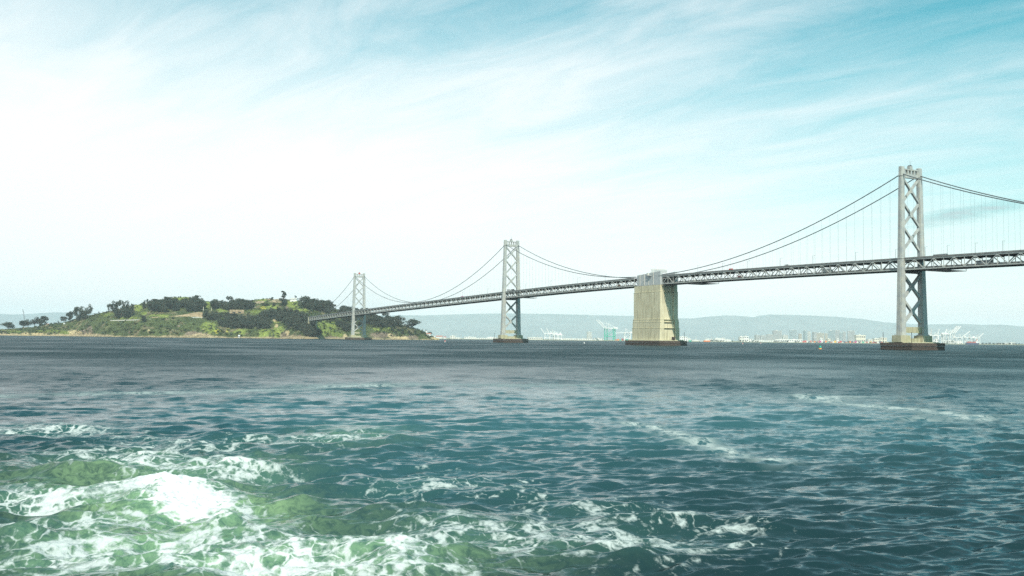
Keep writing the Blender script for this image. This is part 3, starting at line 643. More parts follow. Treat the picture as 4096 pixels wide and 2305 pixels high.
def plus_ring(cx, cy, a, b, z, n=.25):
    p = n*a*1.0; q_ = n*b*1.0
    pts = [(-a+p,-b), (a-p,-b), (a-p,-b+q_), (a,-b+q_), (a,b-q_), (a-p,b-q_), (a-p,b), (-a+p,b), (-a+p,b-q_), (-a,b-q_), (-a,-b+q_), (-a+p,-b+q_)]
    return [(cx+x, cy+y, z) for x, y in pts]
def make_tower(x, top, base_z, panels_up, panels_dn, strut, label):
    root = thing('bridge_tower', (x, 0, base_z), label, 'bridge tower', 'towers of the suspension bridge')
    def cyz(z): return 12.55 + (10.05-12.55)*(z-base_z)/(top-base_z)
    def ha(z): return (2.95 + (1.42-2.95)*((z-base_z)/(top-base_z))**.8)
    def hb(z): return (3.20 + (2.15-3.20)*((z-base_z)/(top-base_z))**.8)
    for s in (-1, 1):
        zs = np.linspace(base_z, top-.8, 12)
        lg = MB().loft([plus_ring(x, s*cyz(z), ha(z), hb(z), z) for z in zs]).build('leg', M['steel'], root)
        k = MB().loft([plus_ring(x, s*cyz(top), ha(top)*.98, hb(top)*.98, top-.8), plus_ring(x, s*cyz(top), ha(top)*.98, hb(top)*.98, top-.2), plus_ring(x, s*cyz(top), ha(top)*.8, hb(top)*.8, top)]).build('cap', M['steel'], lg)
        zc = CABT[x] - 1.6
        MB().loft([plus_ring(x, s*cyz(zc), ha(zc)+.35, hb(zc)+.3, zc-.35, .2), plus_ring(x, s*cyz(zc), ha(zc)+.35, hb(zc)+.3, zc+.35, .2)]).build('collar', M['truss'], lg)
        zc = deck_z(x)+9.6
        MB().loft([plus_ring(x, s*cyz(zc), ha(zc)+.3, hb(zc)+.3, zc-.35, .2), plus_ring(x, s*cyz(zc), ha(zc)+.3, hb(zc)+.3, zc+.35, .2)]).build('collar', M['truss'], lg)
        MB().box(x-ha(base_z)-.5, x+ha(base_z)+.5, s*cyz(base_z)-hb(base_z)-.5, s*cyz(base_z)+hb(base_z)+.5, base_z, base_z+.7).build('base_plate', M['steel'], lg)
    def inner(z): return cyz(z)-hb(z)
    for z1, z0 in panels_up+panels_dn:
        d = 1.9 if z0 > deck_z(x) else 2.3; w = 1.55 if z0 > deck_z(x) else 1.8
        y1, y0 = inner(z1)+.55, inner(z0)+.55
        bar('diagonal_brace', root, (x, -y0, z0+.8), (x, y1, z1-.8), d, w, M['steel'], (0,0,1)).matrix_basis
        bar('diagonal_brace', root, (x, y0, z0+.8), (x, -y1, z1-.8), d-.02, w, M['steel'], (0,0,1))
        zc = (z0+z1)/2; g = 2.2 if z0 > deck_z(x) else 2.5
        MB().loft([[(x+e, gy, zc+gz) for gy, gz in ((-g*.5,-g), (g*.5,-g), (g*.85,0), (g*.5,g), (-g*.5,g), (-g*.85,0))] for e in (-(d/2+.03), d/2+.03)]).build('gusset', M['steel'], root)
    zb, zt = strut
    MB().box(x-1.5, x+1.5, -inner(zb)-.3, inner(zb)+.3, zb, zt).build('strut', M['pedestal'], root)
    # portal at the top
    yi = inner(top)+.3; zt0 = panels_up[0][0]
    MB().box(x-1.2, x+1.2, -yi, yi, zt0, zt0+3.2).build('portal_beam', M['steel'], root)
    for k in range(5):
        yy = -yi+.7+(2*yi-1.4)*k/4; MB().box(x-1.05, x+1.05, yy-.55, yy+.55, zt0+3.2, top-2.7).build('portal_post', M['steel'], root)
    MB().box(x-1.15, x+1.15, -yi, yi, top-2.7, top-1.7).build('portal_beam', M['steel'], root)
    bh = MB().box(x-1.3, x+1.3, -2.2, 1.2, top-1.7, top+.9).build('beacon_house', M['red'] if x == -1412 else M['steel'], root)
    MB().box(x-1.45, x+1.45, -1.3, -.1, top+.9, top+1.6).build('beacon', M['red'] if x == -1412 else M['under'], bh)
    bar('antenna', root, (x, -.2, top+1.6), (x, -.2, top+5.2), .16, .16, M['cable'], (1,0,0))
    # cross beam carrying the deck
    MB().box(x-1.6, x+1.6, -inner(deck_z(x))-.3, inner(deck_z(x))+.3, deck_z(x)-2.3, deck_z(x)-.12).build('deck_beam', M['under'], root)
    return root
make_tower(0, 147.7, 11.6, [(138.6,118.9), (118.9,99.2), (99.2,79.4)], [(61.0,40.6), (40.6,20.6)], (13.7,18.4), 'nearest and largest of the steel lattice bridge towers, at the right')
make_tower(-708, 149.8, 11.0, [(140.2,120.3), (120.3,100.0), (100.0,79.6)], [(61.6,41.0), (41.0,20.6)], (13.5,18.2), 'middle steel bridge tower standing left of the concrete anchorage')
make_tower(-1412, 141.0, 10.5, [(131.8,112.4), (112.4,92.0), (92.0,70.5)], [(53.0,35.0), (35.0,17.5)], (13.4,16.6), 'farthest bridge tower in front of the island, with a red top')

def make_pier(x, a, b, ztop, label, ped=(4.5, 5.6)):
    root = thing('bridge_pier', (x, 0, 0), label, 'bridge pier', 'piers of the bridge towers')
    hx, hy = a/2, b/2
    fender(root, x, hx, hy, ztop)
    MB().box(x-hx+2, x+hx-2, -hy+2, hy-2, ztop, ztop+.7, .93).build('top_slab', M['pedestal'], root)
    z0 = ztop+.7
    for s in (-1, 1):
        pd = MB().box(x-ped[0], x+ped[0], s*12.55-ped[1], s*12.55+ped[1], z0, 11.6 if x == 0 else (11.0 if x == -708 else 10.5), .97).build('pedestal', M['pedestal'], root)
        bar('marker_pole', root, (x-s*(hx-1.5), -hy+1.4, ztop), (x-s*(hx-1.5), -hy+1.4, ztop+8.5), .3, .3, M['dark'], (1,0,0))
    MB().box(x-1.8, x+1.8, -12.55+ped[1]-.2, 12.55-ped[1]+.2, z0, z0+3.0).build('tie_wall', M['pedestal'], root)
    return root
def fender(root, x, hx, hy, ztop):
    fd = MB().box(x-hx, x+hx, -hy, hy, -1.5, ztop-2.4).build('fender', M['timber_lo'], root)
    up = MB().box(x-hx-.25, x+hx+.25, -hy-.25, hy+.25, ztop-2.2, ztop).build('fender_cap', M['timber_hi'], root)
    wl = MB().box(x-hx-.3, x+hx+.3, -hy-.3, hy+.3, .55, 1.05).build('waterline_beam', M['timber_hi'], root)
    b1 = MB(); b2 = MB(); g = np.random.default_rng(int(abs(x))+3)
    def run(x0, y0, x1, y1, nx, ny):
        L_ = math.hypot(x1-x0, y1-y0); n = int(L_/1.1)
        for i in range(n):
            t = (i+.5)/n; cx, cy = x0+(x1-x0)*t, y0+(y1-y0)*t; o = .12+.14*g.random(); hw = .36
            ex, ey = (hw, o) if abs(ny) else (o, hw)
            b1.box(cx-ex, cx+ex, cy-ey, cy+ey, -1.4, ztop-2.5-.3*g.random())
            b2.box(cx+nx*.25-ex*1.2, cx+nx*.25+ex*1.2, cy+ny*.25-ey, cy+ny*.25+ey, ztop-2.1, ztop+.04+.12*g.random())
    run(x-hx, -hy, x+hx, -hy, 0, -1); run(x+hx, -hy, x+hx, hy, 1, 0); run(x-hx, hy, x+hx, hy, 0, 1); run(x-hx, -hy, x-hx, hy, -1, 0)
    tag(b1.build('pile_row', M['timber_lo'], root), kind='stuff'); tag(b2.build('timber_facing', M['timber_hi'], root), kind='stuff')
make_pier(0, 31, 37, 5.6, 'brown timber-fendered pier under the nearest tower')
make_pier(-708, 34, 40, 5.6, 'brown timber-fendered pier under the middle tower')
make_pier(-1412, 38, 46, 5.2, 'dark fendered pier under the farthest tower, close to the island')

def make_anchorage():
    x = -350.0; root = thing('bridge_anchorage', (x, 0, 0), 'massive stained concrete anchorage block carrying the deck between two towers', 'anchorage')
    fender(root, x, 33, 18.5, 5.2)
    MB().box(x-31, x+31, -16.8, 16.8, 5.2, 6.3, .95).build('top_slab', M['pedestal'], root)
    lev = [(6.3,19.2,26.9,13.2), (19.4,25.8,26.4,12.9), (26.0,28.6,26.1,12.7), (28.9,59.3,25.5,12.1), (59.6,67.0,25.1,11.7)]
    cuts = [-1, -.80, -.52, -.30, -.02, .22, .56, .84, 1]
    for li, (z0, z1, hx, hy) in enumerate(lev):
        core = MB().box(x-hx+2.6, x+hx-2.6, -hy+.35, hy-.35, z0-.25, z1+.05).build('core', M['joint'], root)
        for s in (-1, 1):
            for c0, c1 in zip(cuts[:-1], cuts[1:]):
                MB().box(x+c0*hx+.16, x+c1*hx-.16, min(s*hy, s*(hy-1.6)), max(s*hy, s*(hy-1.6)), z0, z1).build('concrete_panel', M['concrete'], core)
            # end faces: two buttresses and the wall set back between them
            for s2 in (-1, 1):
                ya, yb = s2*(hy-1.61), s2*(hy-5.6)
                MB().box(min(x+s*hx, x+s*(hx-2.7)), max(x+s*hx, x+s*(hx-2.7)), min(ya, yb), max(ya, yb), z0, z1).build('buttress', M['concrete'], core)
            MB().box(min(x+s*(hx-1.5), x+s*(hx-2.7)), max(x+s*(hx-1.5), x+s*(hx-2.7)), -hy+5.62, hy-5.62, z0, z1).build('recessed_wall', M['concrete'], core)
        if li < 4:
            MB().box(x-hx-.12, x+hx+.12, -hy-.12, hy+.12, z1+.0, z1+.28).build('ledge', M['concrete'], root)
    # grey housing at deck level, near and far
    for s in (-1, 1):
        y0, y1 = sorted((s*11.6, s*8.6)); X0, X1 = x-21.5, x+25
        h = MB().add([(X0+1.5,y0,67.1),(X1,y0,67.1),(X1,y1,67.1),(X0+1.5,y1,67.1),(X0+1.5,y0,78.6),(X0+2.6,y0,79.3),(X1,y0,82.0),(X1,y1,82.0),(X0+2.6,y1,79.3),(X0+1.5,y1,78.6)],
                     [(0,3,2,1),(0,1,6,5,4),(1,2,7,6),(2,3,9,8,7),(3,0,4,9),(4,5,8,9),(5,6,7,8)]).build('housing', M['housing'], root)
        for xr in (-14.0, -5.5, 11.8):
            MB().box(x+xr-.55, x+xr+.55, s*11.6-.28 if s < 0 else 11.6, -11.6 if s < 0 else 11.88, 67.2, 79.6+(xr+21)*.058).build('rib', M['rib'], h)
        MB().box(x+3.0-.45, x+3.0+.45, s*11.6-.28 if s < 0 else 11.6, -11.6 if s < 0 else 11.88, 67.2, 73.5).build('rib', M['rib'], h)
        MB().box(X1-3.2, X1+.6, y0-.3, y1+.3, 77.0, 79.4).build('corner_block', M['housing'], h)
        if s < 0:
            pl = MB().box(x+2.8, x+9.0, -13.6, -11.62, 77.3, 77.6).build('platform', M['truss'], h)
            bx_ = MB().box(x+.6, x+3.6, -12.8, -11.62, 78.3, 81.0).build('equipment_box', M['rib'], h)
            for k in range(5): bar('rail_post', root, (x+3+k*1.4, -13.5, 77.6), (x+3+k*1.4, -13.5, 78.7), .1, .1, M['truss'], (1,0,0))
    ribbon(x+28, x-28, -8.2, 8.2, 1.00, 1.30).build('lower_roadway', M['road'], root)
    ribbon(x+28, x-28, -8.2, 8.2, 8.79, 8.94).build('upper_roadway', M['road'], root)
    # cabin on the pier and pole
    sh = MB().box(x+28.2, x+30.6, 1.5, 4.5, 6.3, 9.6).build('service_shed', M['timber_lo'], root); MB().box(x+30.6, x+30.7, 2.2, 3.4, 6.4, 8.6).build('door', M['dark'], sh)
    bar('marker_pole', root, (x+31, 16.5, 5.2), (x+31, 16.5, 15), .3, .3, M['dark'], (1,0,0))
    # lattice gantry across the roadway
    g = thing('sign_gantry', (x+6, 0, 77.0), 'pale lattice gantry spanning the upper roadway on top of the anchorage', 'gantry')
    gx = x+6
    for yy in (-10.2, 10.2): bar('leg', g, (gx, yy, 80.6 if yy < 0 else 80.6), (gx, yy, 81.6), .5, .5, M['rib'], (1,0,0))
    for zz in (81.8, 85.4):
        for xx in (gx-.9, gx+.9): bar('chord', g, (xx, -10.9, zz), (xx, 10.9, zz), .3, .3, M['rib'])
    ys = np.linspace(-10.9, 10.9, 15)
    for i, yy in enumerate(ys):
        bar('post', g, (gx+.9, yy, 81.95), (gx+.9, yy, 85.25), .22, .22, M['rib'], (1,0,0))
        if i < 14: bar('diagonal', g, (gx+.9, yy, 82.0 if i % 2 else 85.2), (gx+.9, ys[i+1], 85.2 if i % 2 else 82.0), .16, .16, M['rib'], (1,0,0))
    for i in range(7):
        MB().box(gx+1.05, gx+1.15, -10.5+i*3.05, -8.0+i*3.05, 82.1, 84.6).build('panel', M['housing'], g)
make_anchorage()
# concrete bent where the truss meets the island
def make_bent():
    x = -1768.5; p, D = hit(1231, 1318); zg = 12.0
    root = thing('bridge_bent', (x, 0, zg), 'slim pale concrete bent where the bridge truss meets the island', 'bridge pier')
    for s in (-1, 1):
        MB().box(x-1.8, x+1.8, s*9.2-2.2, s*9.2+2.2, zg-20, deck_z(x)-.3, .85).build('column', M['pedestal'], root)
        MB().box(x-1.6, x+1.6, s*10-1.3, s*10+1.3, deck_z(x)-.3, deck_z(x)+10.3).build('pilaster', M['pedestal'], root)
    MB().box(x-1.7, x+1.7, -7.0, 7.0, deck_z(x)-3.5, deck_z(x)-.4).build('cap_beam', M['pedestal'], root)
make_bent()

# ------------------------------------------------------------------ trees of the island
def crown_mesh(name, kind, seed):
    """a crown about 1 high and 1 wide made of many leaf clumps, with gaps; z from 0 (ground) to 1"""
    g = np.random.default_rng(seed); cl = []
    if kind == 'broad':
        for k in range(11):
            a = g.uniform(0, 6.283); r = g.uniform(0, .34)**1.0; z = g.uniform(.30, .86); rr = .20*(1-.35*abs(z-.55))
            cl.append((r*math.cos(a)*1.1, r*math.sin(a)*1.1, z, rr*1.05, rr*.85))
    elif kind == 'umbrella':
        for k in range(10):
            a = g.uniform(0, 6.283); r = g.uniform(.05, .44); z = .80-.35*r+g.uniform(-.06, .08)
            cl.append((r*math.cos(a), r*math.sin(a), z, .21, .15))
        for k in range(9):
            a = g.uniform(0, 6.283); r = g.uniform(.15, .4); cl.append((r*math.cos(a), r*math.sin(a), g.uniform(.26, .60), .19, .13))
    elif kind == 'dense':
        for k in range(15):
            a = g.uniform(0, 6.283); r = g.uniform(0, .34); z = g.uniform(.12, .86); cl.append((r*math.cos(a), r*math.sin(a), z, .20, .17))
    elif kind == 'conifer':
        for k in range(10):
            z = .14+.80*k/9; r = .30*(1-z)+.02; a = g.uniform(0, 6.283)
            for q in range(2): a += 2.6; cl.append((r*.6*math.cos(a), r*.6*math.sin(a), z, r*.75+.03, .06))
    elif kind == 'sparse':
        for k in range(13):
            z = g.uniform(.25, .96); a = g.uniform(0, 6.283); r = g.uniform(.02, .24); cl.append((r*math.cos(a), r*math.sin(a), z, .11, .065))
    else:   # bush
        for k in range(9):
            a = g.uniform(0, 6.283); r = g.uniform(0, .36); cl.append((r*math.cos(a), r*math.sin(a), g.uniform(.2, .68), .24, .26))
    n = {'broad': 62, 'umbrella': 58, 'dense': 58, 'conifer': 30, 'sparse': 38, 'bush': 60}[kind]
    V = []; F_ = []
    for (cx, cy, cz, rh, rv) in cl:
        for k in range(n):
            d = g.normal(size=3); d /= np.linalg.norm(d); rr = g.uniform(.55, 1.08)
            p = np.array([cx+d[0]*rh*rr, cy+d[1]*rh*rr, cz+d[2]*rv*rr]); p[2] = max(p[2], .02)
            nn = d + g.normal(0, .55, 3); nn /= np.linalg.norm(nn); u = np.cross(nn, [0,0,1.]); u /= np.linalg.norm(u)+1e-6; v = np.cross(nn, u)
            s_ = g.uniform(.030, .058); t_ = s_*g.uniform(.55, 1)
            b = len(V); V += [tuple(p+u*s_), tuple(p+v*t_), tuple(p-u*s_), tuple(p-v*t_)]; F_.append((b, b+1, b+2, b+3))
    me = bpy.data.meshes.new(name); me.from_pydata(V, [], F_); return me
def trunk_mesh(name, kind, seed):
    g = np.random.default_rng(seed); b = MB(); h = {'broad': .62, 'umbrella': .74, 'dense': .5, 'conifer': .9, 'sparse': .93, 'bush': .35}[kind]
    lean = g.uniform(-.05, .05, 2)
    b.tube([(0,0,-.08), (lean[0]*.4, lean[1]*.4, h*.4), (lean[0], lean[1], h)], [.035, .026, .010], 6)
    for k in range(4):
        a = g.uniform(0, 6.283); z = h*g.uniform(.35, .7); r = g.uniform(.14, .30)
        b.tube([(lean[0]*.5, lean[1]*.5, z), (r*.6*math.cos(a), r*.6*math.sin(a), z+.10), (r*math.cos(a), r*math.sin(a), z+.20)], [.014, .010, .005], 5)
    return b.mesh(name)
KINDS = {}
for ki, kd in enumerate(('broad', 'umbrella', 'dense', 'conifer', 'sparse', 'bush')):
    KINDS[kd] = []
    for v in range(3 if kd in ('broad', 'dense', 'bush') else 2):
        c = crown_mesh('crown_'+kd, kd, 100+10*ki+v); t = trunk_mesh('trunk_'+kd, kd, 200+10*ki+v); t.materials.append(M['trunk'])
        KINDS[kd].append((c, t))
_tinted = {}
def tree(p, h, w, kind, label, group, leafm='leaf', name=None):
    c, t = random.choice(KINDS[kind])
    key = (c.name, leafm)
    if key not in _tinted:
        c2 = c.copy(); c2.materials.clear(); c2.materials.append(M[leafm]); _tinted[key] = c2
    nm = name or ('shrub' if kind == 'bush' else 'conifer_tree' if kind == 'conifer' else 'broadleaf_tree')
    o = thing(nm, (p[0], p[1], p[2]-.3), label, 'shrub' if kind == 'bush' else 'tree', group, random.uniform(0, 6.28))
    for part, me in (('crown', _tinted[key]), ('trunk', t)):
        q = bpy.data.objects.new(part, me); COL.objects.link(q); q.parent = o; q.scale = (w, w, h)
    return o
def tree_px(px, py_base, py_top, wpx, kind, label, group=None, leafm='leaf'):
    p, D = hit(px, py_base); h = (py_base-py_top)*D/FPX; w = wpx*D/FPX*(1.12 if kind != 'sparse' else 1.5)
    return tree(p, h*1.04, w, kind, label, group, leafm)
# trees that stand out one by one
for a in [(39,1319,1289,44,'umbrella','lone flat-crowned tree at the left end of the island'),
  (101,1310,1281,36,'umbrella','dark round-topped tree just right of the lone flat-crowned tree'),
  (119,1309,1278,28,'broad','narrow dark tree in the clump on the low left spur of the island'),
  (145,1306,1267,38,'broad','tall dark tree in the middle of the clump on the low left spur'),
  (166,1302,1270,26,'dense','bushy dark tree low in the clump on the left spur'),
  (184,1298,1260,30,'umbrella','leaning tree at the right end of the clump on the left spur'),
  (210,1296,1289,9,'bush','small bush beside the rusty roof on the left spur'),
  (223,1295,1288,14,'bush','low bush between the rusty roof and a small pointed conifer'),
  (238,1291,1280,9,'conifer','small pointed conifer on the left slope of the island'),
  (261,1290,1265,24,'umbrella','low spreading tree at the foot of the first big left grove'),
  (284,1289,1245,28,'umbrella','slender layered tree on the left edge of the first big grove'),
  (310,1283,1228,32,'broad','tall crooked tree in the first big grove on the left slope'),
  (336,1279,1227,36,'dense','broad dark tree in the centre of the first big grove'),
  (359,1274,1219,28,'broad','tallest tree at the right edge of the first big grove'),
  (322,1284,1248,30,'dense','dark lower tree in front of the first big grove'),
  (345,1280,1244,34,'dense','bushy dark tree low in the first big grove'),
  (399,1252,1241,8,'conifer','tiny pointed tree alone on the left ridge line'),
  (444,1246,1214,24,'umbrella','open-crowned tree left of the second big grove'),
  (467,1272,1206,34,'dense','large dark tree at the left of the second big grove'),
  (490,1272,1203,34,'broad','tallest dark tree in the middle of the second big grove'),
  (508,1273,1205,34,'dense','large dark tree right of centre in the second big grove'),
  (530,1268,1216,30,'dense','rounded dark tree at the right end of the second big grove'),
  (478,1277,1236,34,'dense','low dark tree in front of the second big grove'),
  (515,1276,1236,34,'dense','lower right tree of the second big grove'),
  (579,1237,1203,20,'dense','dark tree alone on the pale green slope'),
  (579,1290,1263,32,'dense','round dark tree in front of the road at the viaduct end'),
  (660,1282,1271,12,'bush','small dark bush below the road wall'),
  (592,1204,1191,14,'dense','small round tree on the left shoulder of the summit'),
  (664,1191,1182,15,'umbrella','small flat tree on the bare summit'),
  (690,1190,1184,5,'bush','first of four tiny shrubs along the summit line'),
  (698,1190,1185,5,'bush','second of four tiny shrubs along the summit line'),
  (715,1190,1185,5,'bush','third of four tiny shrubs along the summit line'),
  (722,1190,1185,5,'bush','last of four tiny shrubs along the summit line'),
  (786,1200,1180,34,'dense','broad bushy tree crowning the main grove'),
  (1137,1222,1167,38,'sparse','tall sparse tree rising above the ridge left of the white building'),
  (1137,1224,1196,36,'dense','dense dark tree below the tall sparse one'),
  (1184,1204,1184,16,'sparse','thin feathery tree behind the white building'),
  (1219,1234,1181,54,'dense','big rounded dark tree right of the white building'),
  (1089,1200,1186,16,'bush','small round tree on the skyline above the tan bank'),
  (1062,1224,1211,32,'bush','wide low bush on the tan bank'), (1097,1225,1212,22,'bush','rounded bush beside the wide low bush on the tan bank'),
  (1546,1300,1248,34,'broad','tall tree breaking the skyline right of the farthest tower'),
  (1598,1308,1261,42,'umbrella','spreading tree on the right slope of the island'),
  (1652,1316,1276,56,'umbrella','last large spreading tree on the right slope'),
  (1692,1323,1315,8,'conifer','small dark conifer left of the white lookout'), (1706,1326,1312,8,'conifer','slim cypress behind the white lookout'),
  (1722,1340,1325,24,'bush','dark round bush over the red-roofed house'),
  (923,1232,1186,30,'broad','tallest tree of the second ridge grove')]:
    tree_px(*a)
# groves: many alike trees; those that cannot be told apart inside a wood are joined into one mass
MASS = []
def grove(poly, n, hm, kinds, label, group, leafm='leaf', wr=(.95, 1.35)):
    P = np.array(poly, float); x0, y0 = P.min(0); x1, y1 = P.max(0); k = 0; tries = 0
    def inside(x, y):
        c = False
        for i in range(len(P)):
            (ax, ay), (bx, by) = P[i], P[i-1]
            if (ay > y) != (by > y) and x < (bx-ax)*(y-ay)/(by-ay)+ax: c = not c
        return c
    while k < n and tries < 5000:
        tries += 1; x, y = random.uniform(x0, x1), random.uniform(y0, y1)
        if not inside(x, y): continue
        p, D = hit(x, y)
        if p[2] < 2.2: continue
        h = random.uniform(*hm); w = h*random.uniform(*wr); kd = random.choice(kinds); k += 1
        if k % 2 and leafm == 'leaf' and h > 10: MASS.append((p, h, w, kd))
        else: tree(p, h, w, kd, label, group, leafm)
grove([(600,1225),(640,1222),(700,1218),(760,1216),(806,1216),(822,1235),(806,1250),(740,1250),(600,1252)], 80, (16,23), ('dense','broad','dense'), 'dark tree in the long dense grove below the summit', 'trees of the summit grove')
grove([(848,1222),(900,1228),(960,1218),(1012,1224),(1020,1242),(930,1244),(850,1240)], 52, (16,23), ('dense','broad','sparse'), 'dark tree in the ridge grove left of the yellow bank', 'trees of the second ridge grove')
grove([(818,1272),(850,1262),(905,1264),(960,1280),(1010,1280),(1016,1318),(940,1318),(870,1300)], 75, (14,21), ('dense','dense','broad'), 'dark tree in the middle wood below the island road', 'trees of the middle wood')
grove([(1016,1290),(1045,1270),(1085,1272),(1090,1318),(1018,1318)], 30, (14,20), ('dense','broad'), 'dark tree left of the bare landslip', 'trees beside the landslip')
grove([(1045,1262),(1085,1256),(1120,1256),(1150,1258),(1190,1264),(1222,1276),(1228,1300),(1232,1345),(1200,1345),(1170,1322),(1140,1300),(1090,1275)], 95, (14,21), ('dense','dense','broad'), 'dark tree in the steep wood left of the bridge end', 'trees of the steep wood')
grove([(1228,1215),(1270,1222),(1320,1228),(1345,1250),(1330,1262),(1235,1250)], 44, (16,23), ('dense','broad','sparse'), 'dark tree behind the bridge cables', 'trees behind the bridge end')
grove([(1240,1290),(1275,1282),(1300,1292),(1340,1300),(1385,1316),(1400,1335),(1380,1325),(1340,1298),(1272,1288),(1258,1320),(1285,1350),(1240,1350)], 40, (14,20), ('dense','broad'), 'dark tree in the shade under the bridge deck', 'trees under the bridge deck')
grove([(1218,1322),(1246,1318),(1250,1346),(1216,1348)], 12, (13,18), ('dense','broad'), 'dark tree at the foot of the pale concrete bent', 'trees at the bridge bent')
grove([(1362,1252),(1465,1256),(1470,1268),(1365,1264)], 18, (18,23), ('dense','broad'), 'dark tree on the skyline behind the farthest tower', 'skyline trees behind the farthest tower')
grove([(1465,1276),(1560,1292),(1600,1306),(1560,1312),(1468,1296)], 24, (16,22), ('dense','broad'), 'dark tree in the wood right of the farthest tower', 'trees right of the farthest tower')
grove([(1370,1250),(1455,1248),(1500,1282),(1560,1290),(1590,1305),(1560,1312),(1470,1312),(1400,1325),(1370,1300)], 80, (14,21), ('dense','broad','dense'), 'dark tree in the wood around the farthest tower', 'trees around the farthest tower')
grove([(1560,1312),(1640,1322),(1690,1332),(1715,1346),(1640,1342),(1570,1335)], 22, (5,9), ('bush','dense'), 'dark shrub on the low right end of the island', 'shrubs on the right end', 'leaf', (1.0,1.5))
grove([(380,1290),(480,1292),(560,1296),(700,1290),(800,1292),(820,1330),(700,1340),(500,1338),(390,1325)], 60, (3.5,7), ('bush',), 'green shrub on the slope below the island road', 'shrubs below the road', 'leaf_green', (1.2,1.9))
grove([(10,1328),(120,1318),(220,1306),(330,1296),(400,1300),(380,1330),(200,1334),(40,1335)], 34, (3,6), ('bush',), 'green shrub on the left slope of the island', 'shrubs on the left slope', 'leaf_green', (1.2,1.9))
grove([(860,1322),(1000,1322),(1010,1348),(880,1346)], 20, (4,7), ('bush','dense'), 'green shrub above the shore in the middle of the island', 'shrubs above the middle shore', 'leaf_green', (1.1,1.6))
grove([(1278,1300),(1340,1318),(1372,1342),(1310,1346)], 16, (3,5.5), ('bush',), 'bright green shrub on the knoll under the bridge', 'shrubs on the knoll', 'leaf_green', (1.2,1.8))
def merge(name, items, leafm, label, cat, frac=1.0):
    Vs = []; Fs = []; nb = 0
    for (p, h, w, kd) in items:
        c = random.choice(KINDS[kd])[0]; n = len(c.vertices); co = np.empty(n*3); c.vertices.foreach_get('co', co); co = co.reshape(-1, 4, 3)
        co = co[:max(8, int(len(co)*frac))] if frac >= 1 else co[rng.permutation(len(co))[:int(len(co)*frac)]]
        if frac < 1: m_ = co.mean(1, keepdims=True); co = m_ + (co-m_)*(1.0/frac)**.42
        co = co.reshape(-1, 3); a = random.uniform(0, 6.28)
        x = co[:,0]*math.cos(a)-co[:,1]*math.sin(a); y = co[:,0]*math.sin(a)+co[:,1]*math.cos(a)
        Vs.append(np.column_stack([p[0]+x*w, p[1]+y*w, p[2]-.3+co[:,2]*h])); nb += len(co)
    V = np.concatenate(Vs); nq = len(V)//4
    me = bpy.data.meshes.new(name); me.vertices.add(len(V)); me.vertices.foreach_set('co', V.ravel().astype(np.float32))
    me.loops.add(nq*4); me.loops.foreach_set('vertex_index', np.arange(nq*4, dtype=np.int32)); me.polygons.add(nq); me.polygons.foreach_set('loop_start', (np.arange(nq)*4).astype(np.int32)); me.update(calc_edges=True)
    tag(obj(name, me, M[leafm]), label, cat, kind='stuff')
merge('woodland', MASS, 'leaf', 'dense dark woodland filling the groves of the island', 'woodland')
def scatter(n, hr, leafm, name, label):
    it = []; tries = 0
    while len(it) < n and tries < n*6:
        tries += 1; q = random.uniform(-40, 1735); D = float(shore_depth(q)) + random.uniform(10, float(ridge_t(q))*1.1)
        z = float(island_z(np.array([q]), np.array([D]))[0])
        if z < 4: continue
        if 415 < q < 850 and abs(D-float(road_depth(q))) < 14: continue
        if float(vnoise(np.array([(q-2048)*D/FPX*.03]), np.array([D*.03]), 77, 3)[0]) < .44: continue
        P = q_world([q], [D])[0]; h = random.uniform(*hr); it.append((np.array([P[0], P[1], z]), h, h*random.uniform(1.2, 2.2), 'bush'))
    merge(name, it, leafm, label, 'scrub', .10)
scatter(1500, (2.0, 4.5), 'leaf_green', 'scrub', 'rough green scrub covering the slopes of the island')
scatter(700, (2.0, 5.0), 'leaf', 'brush', 'patches of dark brush on the slopes of the island')
for k, (px, y0, y1) in enumerate([(816,1253,1228), (848.6,1247,1233)]):
    p, D = hit(px, y0); o = thing('dead_trunk', p, ('tall pale dead trunk at the right end of the road wall' if k == 0 else 'shorter pale dead trunk right of the tall one'), 'dead tree', 'dead trunks')
    h = (y0-y1)*D/FPX
    b = MB().tube([p+np.array([0,0,-1.]), p+np.array([.3,0,h*.5]), p+np.array([-1.4,.3,h])], [1.1,.9,.4], 7); b.build('trunk', M['deadwood'], o, True)
    MB().tube([p+np.array([.2,0,h*.6]), p+np.array([1.6,.4,h*.8])], [.4,.15], 6).build('branch', M['deadwood'], o, True)

